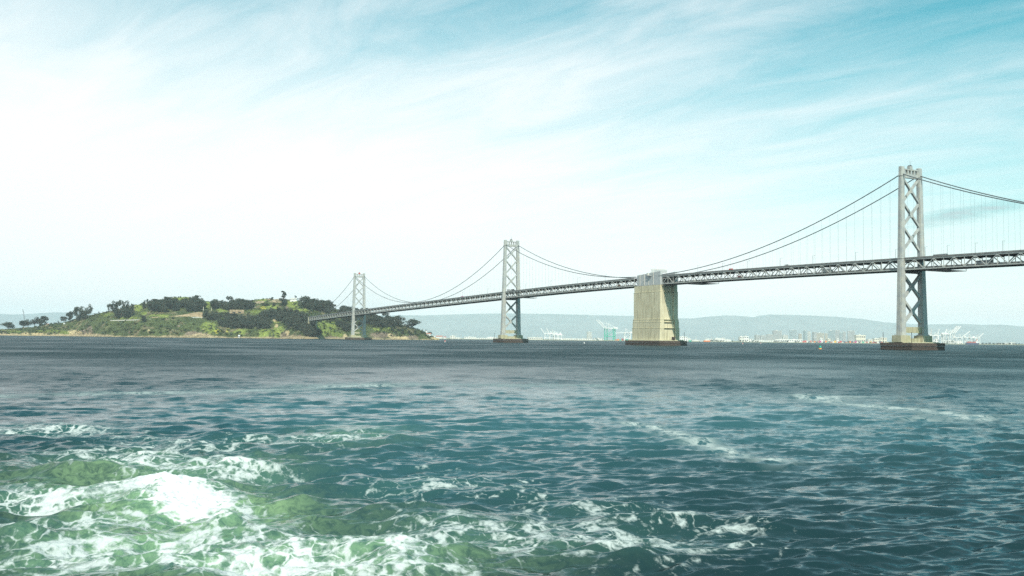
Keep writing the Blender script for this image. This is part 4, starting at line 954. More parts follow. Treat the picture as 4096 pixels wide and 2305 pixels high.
# ------------------------------------------------------------------ roads and buildings of the island
def road_pt(q, dd=0.0, dz_=0.0):
    D = float(road_depth(q))+dd; p = q_world([q], [D])[0]; return np.array([p[0], p[1], float(road_z(q))+dz_])
def strip(q0, q1, n, d0, d1, z0, z1):
    rings = []
    for q in np.linspace(q0, q1, n): rings.append([road_pt(q, d0, z0), road_pt(q, d1, z0), road_pt(q, d1, z1), road_pt(q, d0, z1)])
    return MB().loft(rings)
def build_road():
    r = thing('road_viaduct', road_pt(520), 'pale hillside road viaduct on short posts, left part of the island', 'viaduct')
    strip(446, 572, 16, -7, 5, -1.2, 0).build('road_slab', M['cream'], r)
    strip(446, 572, 16, -7.2, -6.8, .01, 1.0).build('parapet', M['white2'], r)
    for q in np.linspace(480, 562, 8):
        bar('post', r, road_pt(q, -5.5, -10.5), road_pt(q, -5.5, -1.2), 1.1, 1.1, M['white2'], (1,0,0))
    rd = strip(572, 850, 30, -7, 6, -2.5, -.3).build('road', M['cream']); tag(rd, kind='structure')
    w = thing('retaining_wall', road_pt(700), 'long tan retaining wall rising above the island road', 'wall')
    qs = np.linspace(592, 815, 15)
    for a, b in zip(qs[:-1], qs[1:]):
        ha_, hb_ = np.interp([a, b], [592,640,700,745,790,815], [5.0,6.5,7.5,10,14.5,13]); g_ = .12
        p = [road_pt(a+g_, 7, -1), road_pt(b-g_, 7, -1), road_pt(b-g_, 9, -1), road_pt(a+g_, 9, -1), road_pt(a+g_, 8, ha_), road_pt(b-g_, 8, hb_), road_pt(b-g_, 9.5, hb_), road_pt(a+g_, 9.5, ha_)]
        MB().add(p, [(0,3,2,1), (4,5,6,7), (0,1,5,4), (1,2,6,5), (2,3,7,6), (3,0,4,7)]).build('wall_panel', M['rock'], w)
    g = thing('road_guardrail', road_pt(680), 'pale blue barrier along the edge of the island road below the retaining wall', 'barrier')
    strip(600, 800, 24, -6.9, -6.6, -.2, 1.2).build('rail', M['housing'], g)
    for q in np.linspace(602, 798, 14): bar('post', g, road_pt(q, -6.5, -1.0), road_pt(q, -6.5, 1.3), .3, .3, M['housing'], (1,0,0))
    b2 = thing('footbridge', road_pt(758), 'small dark arched span under the road edge', 'footbridge')
    MB().add([road_pt(742, -8.5, -1), road_pt(777, -8.5, -1), road_pt(770, -8.5, -5), road_pt(752, -8.5, -5.4), road_pt(742, -7.5, -1), road_pt(777, -7.5, -1), road_pt(770, -7.5, -5), road_pt(752, -7.5, -5.4)], [(0,1,2,3),(7,6,5,4),(0,4,5,1),(1,5,6,2),(2,6,7,3),(3,7,4,0)]).build('soffit', M['dark'], b2)
    strip(740, 779, 8, -9.0, -7.0, -.9, .0).build('span', M['white2'], b2)
    w2 = thing('retaining_wall', road_pt(950), 'short tan wall with dark openings among the middle wood', 'wall')
    P0, D0 = hit(950, 1262)
    for k, q in enumerate(np.linspace(918, 976, 6)[:-1]):
        a = ptz(q+.3, P0[2]+4, D0-45); b = ptz(q+11.3, P0[2]+4, D0-45); up_ = np.array([0,0,9.5]); bk = np.array([*(FH*2), 0])
        MB().add([a, b, b+bk, a+bk, a+up_, b+up_, b+bk+up_, a+bk+up_], [(0,3,2,1), (4,5,6,7), (0,1,5,4), (1,2,6,5), (2,3,7,6), (3,0,4,7)]).build('wall_panel', M['rock'], w2)
        if k in (1, 3): MB().add([a+bk*-.1+np.array([0,0,1.]), b+bk*-.1+np.array([0,0,1.]), b+bk*-.1+np.array([0,0,4.]), a+bk*-.1+np.array([0,0,4.])]+[a+np.array([0,0,1.]), b+np.array([0,0,1.]), b+np.array([0,0,4.]), a+np.array([0,0,4.])], [(0,1,2,3),(0,4,5,1),(1,5,6,2),(2,6,7,3),(3,7,4,0)]).build('opening', M['dark'], w2)
build_road()
def house(px, py_base, py_top, wpx, dm, label, wallm, roofm, roof='flat', name='house', depth=None, rot=0.0, windows=3, floors=1, cat=None, group=None, zbase=None):
    """a building standing where the column px meets the ground; walls, roof, windows in true size"""
    if depth is None: p, D = hit(px, py_base)
    else: D = depth; p = ptz(px, zbase, D)
    hgt = max((py_base-py_top)*D/FPX, 2.0); w = wpx*D/FPX
    rz = CAMROT+rot; r = thing(name, p, label, cat or 'building', group, rz)
    Mw = Matrix.Translation(Vector(p)) @ Matrix.Rotation(rz, 4, 'Z')
    def part(b, nm, mat, par=r):
        me = b.mesh(nm); me.transform(Mw); return obj(nm, me, mat, par)
    hw, hd = w/2, dm/2; rh = hgt*.32 if roof != 'flat' else min(1.0, hgt*.08); wz = hgt-rh
    wl = part(MB().box(-hw, hw, -hd, hd, -2.0, wz), 'wall', wallm)
    if roof == 'gable':
        o_ = hw*.06; part(MB().add([(-hw-o_,-hd-o_,wz), (hw+o_,-hd-o_,wz), (hw+o_,hd+o_,wz), (-hw-o_,hd+o_,wz), (-hw-o_,0,hgt), (hw+o_,0,hgt)], [(0,3,2,1), (0,1,5,4), (2,3,4,5), (1,2,5), (3,0,4)]), 'roof', roofm)
    elif roof == 'hip':
        part(MB().box(-hw*1.06, hw*1.06, -hd*1.1, hd*1.1, wz, hgt, .5, .15), 'roof', roofm)
    else:
        rf = part(MB().box(-hw*1.02, hw*1.02, -hd*1.02, hd*1.02, wz, hgt), 'roof', roofm)
        if w > 8: part(MB().box(-hw*.3, hw*.05, -hd*.4, hd*.3, hgt, hgt+min(3.5, hgt*.12)), 'roof_plant', M['white2'], rf)
    fh = wz/floors
    for f in range(floors):
        if windows > 0 and floors <= 2:
            for k in range(windows):
                x = -hw + w*(k+.5)/windows; ww = w/windows*.27
                part(MB().box(x-ww, x+ww, -hd-.06, -hd+.1, f*fh+fh*.35, f*fh+fh*.75), 'window', M['glass'], wl)
        elif windows > 0:
            part(MB().box(-hw*.94, hw*.94, -hd-.25, -hd+.1, f*fh+fh*.40, f*fh+fh*.80), 'window_band', M['glass'], wl)
            part(MB().box(hw-.1, hw+.25, -hd*.94, hd*.94, f*fh+fh*.40, f*fh+fh*.80), 'window_band', M['glass'], wl)
    return r
house(1177,1205,1194,28,12,'white flat-roofed building on the island ridge',M['white'],M['white2'],windows=5,name='ridge_building')
house(1718,1343,1334.5,18,9,'white house with a pink-red roof at the right tip of the island',M['white'],M['tile'],'gable',windows=3)
house(1738,1345,1340,9,7,'small white shed below the red-roofed house',M['white'],M['white2'],windows=1,name='shed')
house(193,1300,1294,18,9,'low building with a rusty red roof on the left spur',M['tower_tan'],M['tile'],'gable',windows=3)
house(264,1296,1293,6,6,'tiny white hut left of the first big grove',M['white'],M['white2'],windows=1,name='hut')
house(962,1351,1341,7,6,'pale blue hut at the water edge in the middle of the island',M['housing'],M['white'],'gable',windows=1,name='hut')
house(812,1266,1259,10,8,'little white booth at the right end of the road wall',M['white'],M['white2'],windows=1,name='booth')
house(1022,1232,1228,8,6,'tiny cream hut by the yellow bank',M['cream'],M['white2'],windows=1,name='hut')
house(590,1213,1210,7,6,'tiny white hut among the trees under the summit',M['white'],M['white2'],windows=1,name='hut')
house(1228,1265,1261,7,6,'small white kiosk beside the bridge end',M['white'],M['white2'],windows=1,name='kiosk')
def lookout():
    p, D = hit(1707, 1334); r = thing('lookout_tower', p, 'little white lookout with a stepped top near the right tip', 'lookout')
    for z0, z1, w in ((-1.5, 3.5, 2.6), (3.5, 4.2, 3.0), (4.2, 6.6, 1.5)):
        MB().box(p[0]-w, p[0]+w, p[1]-w, p[1]+w, p[2]+z0, p[2]+z1).build('tier', M['white'], r)
    MB().box(p[0]-1.7, p[0]+1.7, p[1]-1.7, p[1]+1.7, p[2]+6.6, p[2]+7.6, .1).build('roof', M['tile'], r)
lookout()
# lattice boom of a crane working behind the left spur
def boom():
    D = 3250.0; a = ptz(108, 8, D); t = ptd(91, 1237, D)
    r = thing('crane_boom', a, 'thin dark lattice crane boom rising behind the left spur', 'crane')
    b = MB(); n = 16; sd = np.array([*RH, 0.])
    def pt(k, s): c = a+(t-a)*k/n; return c + sd*s*(1.7*(1-.6*k/n))
    for s in (-1, 1): bar('chord', r, pt(0, s), pt(n, s), .5, .5, M['dark'])
    for k in range(n): bar('lacing', r, pt(k, -1 if k % 2 else 1), pt(k+1, 1 if k % 2 else -1), .3, .3, M['dark'])
    bar('pendant', r, t, ptz(124, 8, D), .22, .22, M['dark'])
    c = a; MB().box(c[0]-4, c[0]+4, c[1]-3, c[1]+3, c[2]-10, c[2]+1).build('cab', M['dark'], r)
boom()

# ------------------------------------------------------------------ container port and city on the far shore
def to_world_parts(p, rz): return Matrix.Translation(Vector(p)) @ Matrix.Rotation(rz, 4, 'Z')
def sts_crane(px, py_base, py_beam, py_top, legw, tip, label, lower='white', upper='white', back=12, rot=0.0, scale_d=1.0, dd=0.0):
    """ship-to-shore gantry crane: four legs, portal beams, girder, A-frame, boom (raised or level), machinery house and stays"""
    D = float(far_depth(px))+60+dd; p = ptz(px, 2.4, D); s = D/FPX
    zb = (py_base-py_beam)*s; zt = (py_base-py_top)*s; hw = legw*s/2; dep = 26.0
    r = thing('gantry_crane', p, label, 'crane', 'container cranes of the far port', CAMROT+rot)
    Mw = to_world_parts(p, CAMROT+rot); R3 = Mw.to_3x3()
    def wp(x, y, z): v = Mw @ Vector((x, y, z)); return np.array(v)
    Lm, Um = M[lower], M[upper]
    for y in (-dep/2, dep/2):
        for x in (-hw, hw): bar('leg', r, wp(x, y, 0), wp(x, y, zb), 3.0, 3.0, Lm, wp(1,0,0)-wp(0,0,0))
        bar('cross_beam', r, wp(-hw, y, zb*.32), wp(hw, y, zb*.32), 2.4, 3.4, Lm)
        bar('brace', r, wp(-hw, y, zb*.36), wp(hw, y, zb*.92), 1.2, 1.2, Lm)
    for x in (-hw, hw):
        bar('sill_beam', r, wp(x, -dep/2, 2.0), wp(x, dep/2, 2.0), 2.2, 2.4, Lm); bar('cross_beam', r, wp(x, -dep/2, zb), wp(x, dep/2, zb), 2.0, 2.4, Lm)
    sgn = 1 if tip[0] > px else -1; tx = (tip[0]-px)*s; tz = (py_base-tip[1])*s
    bx = -sgn*(hw+back*s)
    for y in (-3.2, 3.2): bar('girder', r, wp(bx, y, zb+1.6), wp(sgn*hw*1.12, y, zb+1.6), 2.2, 3.8, Um)
    for y in (-2.8, 2.8): bar('boom', r, wp(sgn*hw*1.12, y, zb+2.0), wp(tx, y, tz), 2.2, 3.4, Um)
    ax = sgn*hw*.75
    for y in (-4, 4): bar('mast', r, wp(ax, y, zb), wp(ax*.8, y*.3, zt), 1.5, 1.5, Um, wp(1,0,0)-wp(0,0,0))
    bar('mast', r, wp(-ax*.2, 0, zb+3), wp(ax*.8, 0, zt), 1.2, 1.2, Um)
    bar('stay', r, wp(ax*.8, 0, zt), wp(bx*.9, 0, zb+3.2), .8, .8, Um); bar('stay', r, wp(ax*.8, 0, zt), wp(ax+(tx-ax)*.62, 0, (zb+2)+(tz-zb-2)*.62), .7, .7, Um)
    me = MB().box(bx*.75-6, bx*.75+7, -4.5, 4.5, zb+3.3, zb+9.0).mesh('machinery_house'); me.transform(Mw); obj('machinery_house', me, Um, r)
    me = MB().box(sgn*hw*.3-1.8, sgn*hw*.3+1.8, -2, 2, zb-4.5, zb-.2).mesh('operator_cab'); me.transform(Mw); obj('operator_cab', me, M['glass'], r)
    return r
CR = [(2189,1359,1336,1326,20,(2163,1313),'white gantry crane with raised boom, leftmost on the far shore',{}),
 (2208,1359,1336,1325,20,(2186,1313),'white gantry crane with raised boom, second from the left on the far shore',dict(dd=40)),
 (2224,1359,1338,1323,20,(2208,1316),'white gantry crane crowded right of the leftmost pair',dict(dd=80)),
 (2237,1360,1341,1328,18,(2253,1342),'white gantry crane with its level boom pointing right beside the left group',dict(back=4)),
 (2436,1362,1314,1291,34,(2384,1280),'tall crane with green legs and raised white boom, left of the concrete anchorage',dict(lower='green')),
 (2444,1362,1315,1294,32,(2393,1280),'second tall green-legged crane just behind the first one',dict(lower='green',dd=70)),
 (2509,1361,1331,1313,22,(2461,1331),'white crane with a level boom between the green cranes and the anchorage',dict(back=10)),
 (3718,1372,1340,1327,14,(3726,1310),'white crane mostly hidden behind the nearest bridge tower',dict(back=14)),
 (3737,1372,1341,1328,22,(3757,1313),'white crane with raised boom, just right of the nearest bridge tower',dict(back=14,dd=30)),
 (3762,1373,1341,1327,24,(3788,1314),'white crane with raised boom, left of the trio of tall cranes',dict(back=14,dd=60)),
 (3785,1374,1336,1320,28,(3829,1303),'first of the trio of tall white cranes at the right',dict(back=6)),
 (3793,1374,1336,1320,28,(3836,1303.5),'second of the trio of tall white cranes at the right',dict(back=6,dd=45)),
 (3801,1374,1336,1320,28,(3844,1303.5),'third of the trio of tall white cranes at the right',dict(back=6,dd=90)),
 (3834,1375,1350,1336,22,(3880,1324),'lower white crane with raised boom right of the tall trio',dict(back=12)),
 (3873,1376,1350,1336.5,20,(3912,1354),'lower white crane with level boom over the container ship',dict(back=10)),
 (3906,1376,1350,1338,18,(3934,1332),'rightmost white crane with a short raised boom',dict(back=8))]
for c in CR: sts_crane(*c[:7], **c[7])
def far_building(x0, x1, ytop, ybase, label, wallm, depth=None, floors=2, dm=26, roofm='white2', windows=4, roof='flat', name='warehouse', rot=None, group=None):
    px = (x0+x1)/2; D = float(far_depth(px))+(depth or 120)
    zb = 2.6 if (depth or 0) < 2000 else 4.5
    yb = float(yh(px)) + (CH-zb)*FPX/D       # row where its foot stands
    return house(px, yb, ytop, x1-x0, dm, label, M[wallm], M[roofm], roof, name, D, rot if rot is not None else random.uniform(-.12, .12), windows, floors, group=group, zbase=zb)
LOW = [(1745,1770,1343,'white hall with a pink roof at the left end of the far shore','white','tile'),(1774,1785,1347,'little house with a bright red roof at the left end of the far shore','white','red'),
 (1801,1821,1343.5,'pale terminal building right of the red-roofed house','white2','white2'),(1811,1841,1350,'low white building in front of the pale terminal building','white','white2'),
 (1858,1905,1348,'long white warehouse halfway to the middle tower','white','white'),(1900,1968,1352.5,'low long white shed left of the middle tower','white','white2'),
 (1948,1985,1348.5,'white two-storey hall partly behind the middle tower','white','white2'),(2110,2170,1350,'grey-white shed right of the middle tower','white2','white2'),
 (2243,2310,1354,'long low white shed right of the left crane group','white','white'),(2305,2372,1355,'long low white shed under the pale tall block','white','white2'),(2376,2414,1353,'white shed left of the green cranes','white','white2'),
 (2717,2748,1347,'white terminal right next to the concrete anchorage','white','white'),(2748,2762,1354,'small white block beside the terminal at the anchorage','white','white2'),(2767,2797,1359.5,'low white kiosk building near the green stall','white','white2'),
 (2820,2850,1356,'white storage hall above the red-orange barge','white','white2'),(2858,2882,1353,'white warehouse left of the twin-gabled one','white','white'),(2880,2899,1352.5,'twin white warehouse with a raised roof','white','white2'),
 (2898,2922,1358,'low white annex right of the twin warehouse','white','white2'),(2956,2975,1346,'pale four-storey block on stilts','white2','white2'),(2976,2993,1345,'taller white block joined to the four-storey block','white','white2'),(2985,3008,1356,'low white house below the tall white block','white','white2'),
 (3008,3095,1361.5,'very long low white wall building along the middle of the far shore','white','white2'),(3100,3150,1357.5,'left half of the long white terminal with round roof vents','white','white'),(3150,3207,1358,'right half of the long white terminal with round roof vents','white','white'),
 (3278,3290,1353,'small white cube above the coloured containers','white','white2'),(3308,3320,1355,'yellow-white small hall among the containers','cream','white2'),(3343,3352,1354,'tiny white block right of the yellow-white hall','white','white2'),
 (3421,3460,1340.5,'large cream block right of the dark tower','cream','cream'),(3468,3490,1357,'pale low building right of the large cream block','white2','white2'),(3492,3516,1354,'cream low-rise left of the nearest pier','cream','white2'),(3518,3545,1351,'cream low-rise directly behind the nearest pier','cream','white2'),
 (3725,3752,1358,'white shed under the cranes right of the nearest tower','white','white2'),(3775,3812,1362,'white port office under the tall trio of cranes','white','white2'),(3822,3848,1364,'white shed between the tall trio and the ship','white','white2'),
 (3985,4010,1372.5,'small pale roof far to the right','white2','white2'),(4012,4030,1371.5,'second small pale roof far to the right','white2','white2'),(4034,4058,1370.5,'pale house among shrubs at the right edge','white2','white2')]
for i, (a, b, yt, lab, wm, rm) in enumerate(LOW):
    far_building(a, b, yt, None, lab, wm, 90+(i*37) % 160, 1 if b-a > 40 else 2, 22, rm, max(2, int((b-a)/7)), 'gable' if rm in ('tile', 'red') else 'flat')
TALL = [(2348,2365,1328,'pale slab tower standing alone left of the green cranes','white2',9),(3092,3125,1323,'wide grey office tower at the left of the skyline','tower_grey',14),(3160,3186,1321,'broad blue-grey tower, tallest of the left skyline','tower_blue',14),
 (3195,3206,1335,'narrow tan tower below the blue-grey one','tower_tan',10),(3216,3224,1323,'slim blue tower in the middle of the skyline','tower_blue',14),(3231,3242,1326,'slim white-grey tower right of the slim blue one','white2',12),(3252,3263,1329,'narrow grey tower before the stepped tan block','tower_grey',11),
 (3265,3295,1332,'stepped tan block in the skyline','tower_tan',10),(3300,3309,1334,'small tan tower right of the stepped block','tower_tan',9),(3312,3340,1322,'wide pale blue glass tower','tower_blue',15),(3341,3357,1321.5,'white-crowned tower joined to the wide glass tower','tower_grey',15),
 (3360,3368,1331,'thin blue tower between the white-crowned and the plain one','tower_blue',10),(3371,3382,1328,'plain grey tower left of the dark one','tower_grey',12),(3392,3418,1323.5,'darkest grey tower at the right of the skyline','tower_grey',14),
 (3020,3036,1341,'low grey slab left of the skyline','tower_grey',7),(3040,3066,1342,'low grey block left of the wide office tower','tower_grey',7),(3068,3090,1338,'mid-rise grey block beside the wide office tower','tower_grey',8),(3128,3150,1341,'pale mid-rise right of the wide office tower','white2',7)]
for i, (a, b, yt, lab, wm, fl) in enumerate(TALL):
    far_building(a, b, yt, None, lab, wm, 2600+(i*173) % 900, fl, 34, 'white2', 1, 'flat', 'office_tower', random.uniform(-.35, .2))
# shipping containers, each with ribbed sides and door end
def container_mesh():
    b = MB().box(-6.05, 6.05, -1.2, 1.2, .1, 2.75)
    for k in range(12):
        x = -5.6+k*1.02
        for s in (-1, 1): b.box(x-.22, x+.22, min(s*1.2, s*1.27), max(s*1.2, s*1.27), .25, 2.6)
    for x in (-6.1, 6.1):
        for y in (-1.2, 1.2): b.box(x-.1, x+.1, y-.1, y+.1, 0, 2.85)
    b.box(6.06, 6.12, -1.0, -.05, .3, 2.6); b.box(6.06, 6.12, .05, 1.0, .3, 2.6)
    return b.mesh('container')
CM = container_mesh(); CMC = {}
def container(px, lev, col, label, group, dd=0.0, z0=2.6, D=None, rot=0.0):
    D = D or float(far_depth(px))+70+dd; p = ptz(px, z0+lev*2.9, D)
    if col not in CMC: c = CM.copy(); c.materials.append(M[col]); CMC[col] = c
    o = bpy.data.objects.new('shipping_container', CMC[col]); COL.objects.link(o); o.location = p; o.rotation_euler = (0, 0, CAMROT+rot)
    return tag(o, label, 'container', group)
CN = dict(red='red', orange='orange', white='white', navy='dark blue', magenta='magenta', green='green', tile='rust-brown', yellow='yellow')
for i in range(44):
    px = 3214 + i*7.45; col = ['red','red','white','navy','tile','white','orange','navy','tile','magenta','white','navy','orange','green','navy','tile','white','yellow','red'][i % 19]
    for lev in range([3,4,3,2,4,1,3,2][i % 8]):
        container(px, lev, col, '%s shipping container in the stacks left of the nearest pier' % CN[col], '%s containers left of the nearest pier' % CN[col], (i*29) % 60)
for i in range(12):
    px = 2464 + i*8.8; col = ['tile','orange','green','red','tile','green'][i % 6]
    for lev in range([2,3,2,4][i % 4]):
        if 2524 < px < 2540: continue
        container(px, lev, col, '%s shipping container right of the green cranes' % CN[col], '%s containers right of the green cranes' % CN[col], (i*31) % 50)
# container ship at the right, its boxes and deckhouse
def ship():
    D = float(far_depth(3890))-45; p = ptz(3888, 0, D); rz = CAMROT; r = thing('container_ship', p, 'dark-hulled container ship moored under the right-hand cranes', 'ship', rotz=rz); Mw = to_world_parts(p, rz)
    def part(b, nm, mat, par=r): me = b.mesh(nm); me.transform(Mw); return obj(nm, me, mat, par)
    L_ = 37.0
    part(MB().loft([[(-L_+4,-6,-2),(L_-2,-6,-2),(L_-2,6,-2),(-L_+4,6,-2)], [(-L_,-7,7.5),(L_,-7,7.5),(L_,7,7.5),(-L_,7,7.5)], [(-L_-3,-7,10),(L_,-7,9),(L_,7,9),(-L_-3,7,10)]]), 'hull', M['navy'])
    dk = part(MB().box(20, 33, -6, 6, 9, 22), 'deckhouse', M['white']); part(MB().box(22, 31, -8, 8, 22, 25), 'bridge', M['white'], dk); part(MB().box(21.9, 22.2, -7, 7, 22.8, 24.2), 'window_band', M['glass'], dk)
    part(MB().box(27, 31, -2, 2, 25, 30), 'funnel', M['orange'])
    bar('mast', r, np.array(Mw @ Vector((-30,0,9))), np.array(Mw @ Vector((-30,0,24))), .8, .8, M['white'], (1,0,0))
    for k in range(4):
        for lev in range([3,3,2,3][k]):
            q = Mw @ Vector((-24+k*12.6, 0, 9.2+lev*2.9)); col = ('tile', 'red')[(k+lev) % 2]
            if col not in CMC: c = CM.copy(); c.materials.append(M[col]); CMC[col] = c
            o = bpy.data.objects.new('shipping_container', CMC[col]); COL.objects.link(o); o.location = q; o.rotation_euler = (0, 0, rz); o.scale = (1, 4.5, 1)
            tag(o, '%s container block stowed on the moored ship' % CN[col], 'container', '%s containers on the ship' % CN[col])
ship()
def barge(px, w, py_top, col, label):
    D = float(far_depth(px))-30; p = ptz(px, 0, D); r = thing('barge', p, label, 'barge', rotz=CAMROT); Mw = to_world_parts(p, CAMROT); L_ = w*D/FPX/2
    def part(b, nm, mat): me = b.mesh(nm); me.transform(Mw); return obj(nm, me, mat, r)
    part(MB().loft([[(-L_+2,-5,-1.5),(L_-2,-5,-1.5),(L_-2,5,-1.5),(-L_+2,5,-1.5)], [(-L_,-6,3.5),(L_,-6,3.5),(L_,6,3.5),(-L_,6,3.5)]]), 'hull', M[col])
    part(MB().box(-L_*.9, L_*.9, -4.5, 4.5, 3.5, 8.0), 'cargo', M[col]); part(MB().box(L_*.5, L_*.8, -3, 3, 8.0, 11), 'wheelhouse', M['white'])
barge(2827, 28, 1361, 'orange', 'red-orange barge on the far shore right of the anchorage'); barge(2760, 12, 1361, 'green', 'small green boat beside the anchorage on the far shore')
barge(2805, 14, 1364, 'housing', 'pale blue boat left of the red-orange barge')
# light masts
for k, px in enumerate([2750,2757,2782,2786,2816,2828,2834,2846,2852,2898,2910,2934,3010,3015,3026,3037,3045,3068,3078,3087,3170,3210,3232,3262,3300,3330,3360,3404,3416,2150,2165,2260,2285,2330,2390,1812,1818,1824,1845,1990]):
    D = float(far_depth(px))+150+(k*53) % 200; p = ptz(px, 2.6, D); h = 22+(k*7) % 14
    r = thing('light_mast', p, 'thin pale light mast on the far shore', 'light mast', 'light masts of the port')
    bar('pole', r, p, p+np.array([0,0,h]), .9, .9, M['white2'], (1,0,0)); bar('lamp_head', r, p+np.array([-1.6,0,h]), p+np.array([1.6,0,h]), 1.0, .8, M['white2'])
# trees along the far shore
for k in range(40):
    px = [2835,2843,2850,2866,2874,2882,2892,2960,2972,2984,2998,3010,3022,3030,3100,3108,3116,3124,3132,3140,3150,3184,3192,3395,3480,3500,3945,3960,3975,3990,4002,4014,4026,4040,4052,4064,4076,4088,3930,2930][k]
    D = float(far_depth(px))+20+(k*37) % 70; p = ptz(px, 2.3, D)
    h = random.uniform(7, 13); tree(p, h, h*1.5, 'bush', 'dark shrub along the waterline of the far shore', 'shrubs of the far shore', name='shrub')

# ------------------------------------------------------------------ traffic, lamps, gantries, buoys, gull
def x_on_deck(px, y, zoff):
    lo, hi = -1760.0, 420.0
    for _ in range(60):
        m_ = (lo+hi)/2
        if proj([m_, y, deck_z(m_)+zoff])[0] < px: lo = m_
        else: hi = m_
    return (lo+hi)/2
def vehicle(px, y, deck, kind, col, label):
    off = 8.95 if deck == 'upper' else 1.31
    x = x_on_deck(px, y, off+1); z = deck_z(x)+off
    nm = {'truck': 'box_truck', 'van': 'van', 'bus': 'bus', 'car': 'car'}[kind]
    r = thing(nm, (x, y, z), label, {'truck': 'truck', 'van': 'van', 'bus': 'bus', 'car': 'car'}[kind], 'traffic on the bridge')
    def B(nm_, mat, a, par=r, top=1.0, topy=None): return MB().box(x+a[0], x+a[1], y+a[2], y+a[3], z+a[4], z+a[5], top, topy).build(nm_, M[mat], par)
    if kind == 'truck':
        B('cargo_box', col, (-6, 3.2, -1.25, 1.25, 1.1, 4.0)); cb = B('cab', col, (3.4, 5.6, -1.2, 1.2, .6, 2.9), r, .92); B('windscreen', 'glass', (5.45, 5.64, -1.0, 1.0, 1.7, 2.6), cb); B('chassis', 'dark', (-6, 5.5, -.5, .5, .5, 1.08)); wx = (-4.8, -3.6, 4.4)
    elif kind == 'bus':
        bd = B('body', col, (-6, 6, -1.3, 1.3, .5, 3.3), r, .98); B('window_band', 'glass', (-5.7, 5.7, -1.33, -1.24, 1.8, 2.8), bd); B('windscreen', 'glass', (5.9, 6.03, -1.1, 1.1, 1.4, 2.9), bd); wx = (-4, 4)
    elif kind == 'van':
        bd = B('body', col, (-2.8, 2.7, -1.0, 1.0, .4, 1.5)); cb = B('cabin', col, (-2.75, 1.7, -.97, .97, 1.5, 2.5), bd, .9); B('window_band', 'glass', (-.2, 1.5, -1.0, -.9, 1.6, 2.2), bd); wx = (-1.8, 1.8)
    else:
        bd = B('body', col, (-2.2, 2.2, -.9, .9, .35, .95)); B('cabin', 'glass', (-1.3, .9, -.8, .8, .95, 1.5), bd, .75); wx = (-1.4, 1.4)
    for q in wx:
        for s in (-1, 1):
            b = MB(); n = 10; rr = .5 if kind in ('truck', 'bus') else .34; yy = s*(1.05 if kind in ('truck', 'bus') else .8)
            b.loft([[(x+q+rr*math.cos(2*math.pi*k/n), y+yy+e, z+rr+rr*math.sin(2*math.pi*k/n)) for k in range(n)] for e in (-.14, .14)]); b.build('wheel', M['dark'], r)
for v in [(3762,4.0,'upper','bus','tower_grey','grey bus on the upper deck just right of the nearest tower'),(2038,-6.8,'upper','truck','tower_grey','grey box truck on the upper deck behind the middle tower'),(2050,-3.2,'upper','truck','dark','dark box truck on the upper deck right of the middle tower'),
  (3938,-6.0,'lower','bus','housing','pale grey bus on the lower deck near the right edge'),(2962,-6.5,'lower','van','red','red van on the lower deck right of the anchorage'),(2925,-7.0,'upper','van','red','small red van on the upper deck right of the anchorage'),
  (2477,-6.8,'lower','van','orange','orange van on the lower deck left of the anchorage'),(3310,-6.0,'lower','truck','white2','white box truck on the lower deck between anchorage and nearest tower'),(3060,-3.0,'lower','car','navy','dark blue car on the lower deck right of the anchorage'),
  (3455,-6.4,'lower','van','tower_grey','grey van on the lower deck left of the nearest tower'),(2300,-6.6,'lower','van','white2','white van on the lower deck between middle tower and anchorage'),(1850,-6.6,'upper','van','magenta','dark red van on the upper deck left of the middle tower'),
  (3150,-6.4,'upper','van','tower_grey','grey van on the upper deck between anchorage and nearest tower')]:
    vehicle(*v)
LAMPS = [3422,3582,3700,3788,3900,4010,3250,3120,2990,2890,2790,2420,2310,2200,2100,1950,1850]
for i, px in enumerate(LAMPS):
    x = x_on_deck(px, -HALF-.2, 10); z = deck_z(x)+8.94; y = -HALF+.1
    side = 'right of' if x > 0 else 'left of'
    r = thing('street_lamp', (x, y, z), 'thin street lamp on the upper deck of the bridge', 'street lamp', 'street lamps of the bridge')
    bar('pole', r, (x, y, z), (x, y, z+8.5), .16, .16, M['cable'], (1,0,0)); bar('arm', r, (x, y, z+8.4), (x, y+2.2, z+8.7), .1, .1, M['cable']); bar('lamp_head', r, (x, y+1.8, z+8.6), (x, y+2.7, z+8.6), .35, .2, M['cable'])
def traveller(x0, x1, label):
    xm = (x0+x1)/2; r = thing('maintenance_platform', (xm, 0, deck_z(xm)-2.4), label, 'platform', 'travelling platforms under the deck')
    ribbon(x0, x1, -HALF-1.4, HALF+1.4, -1.75, -1.35).build('platform', M['under'], r)
    for x in (x0, x1):
        for y in (-HALF-1.2, HALF+1.2): bar('hanger', r, (x, y, deck_z(x)-1.4), (x, y, deck_z(x)+.2), .25, .25, M['under'], (1,0,0))
    n = 6
    for k in range(n+1):
        x = x0+(x1-x0)*k/n; bar('rail_post', r, (x, -HALF-1.3, deck_z(x)-1.35), (x, -HALF-1.3, deck_z(x)-.5), .12, .12, M['under'], (1,0,0))
traveller(x_on_deck(3785, -HALF-1.3, -1.5), x_on_deck(3708, -HALF-1.3, -1.5), 'dark maintenance platform slung under the deck right of the nearest tower')
traveller(x_on_deck(2806, -HALF-1.3, -1.5), x_on_deck(2740, -HALF-1.3, -1.5), 'dark maintenance platform slung under the deck right of the anchorage')
traveller(x_on_deck(2090, -HALF-1.3, -1.5), x_on_deck(2076, -HALF-1.3, -1.5), 'dark maintenance platform slung under the deck right of the middle tower')
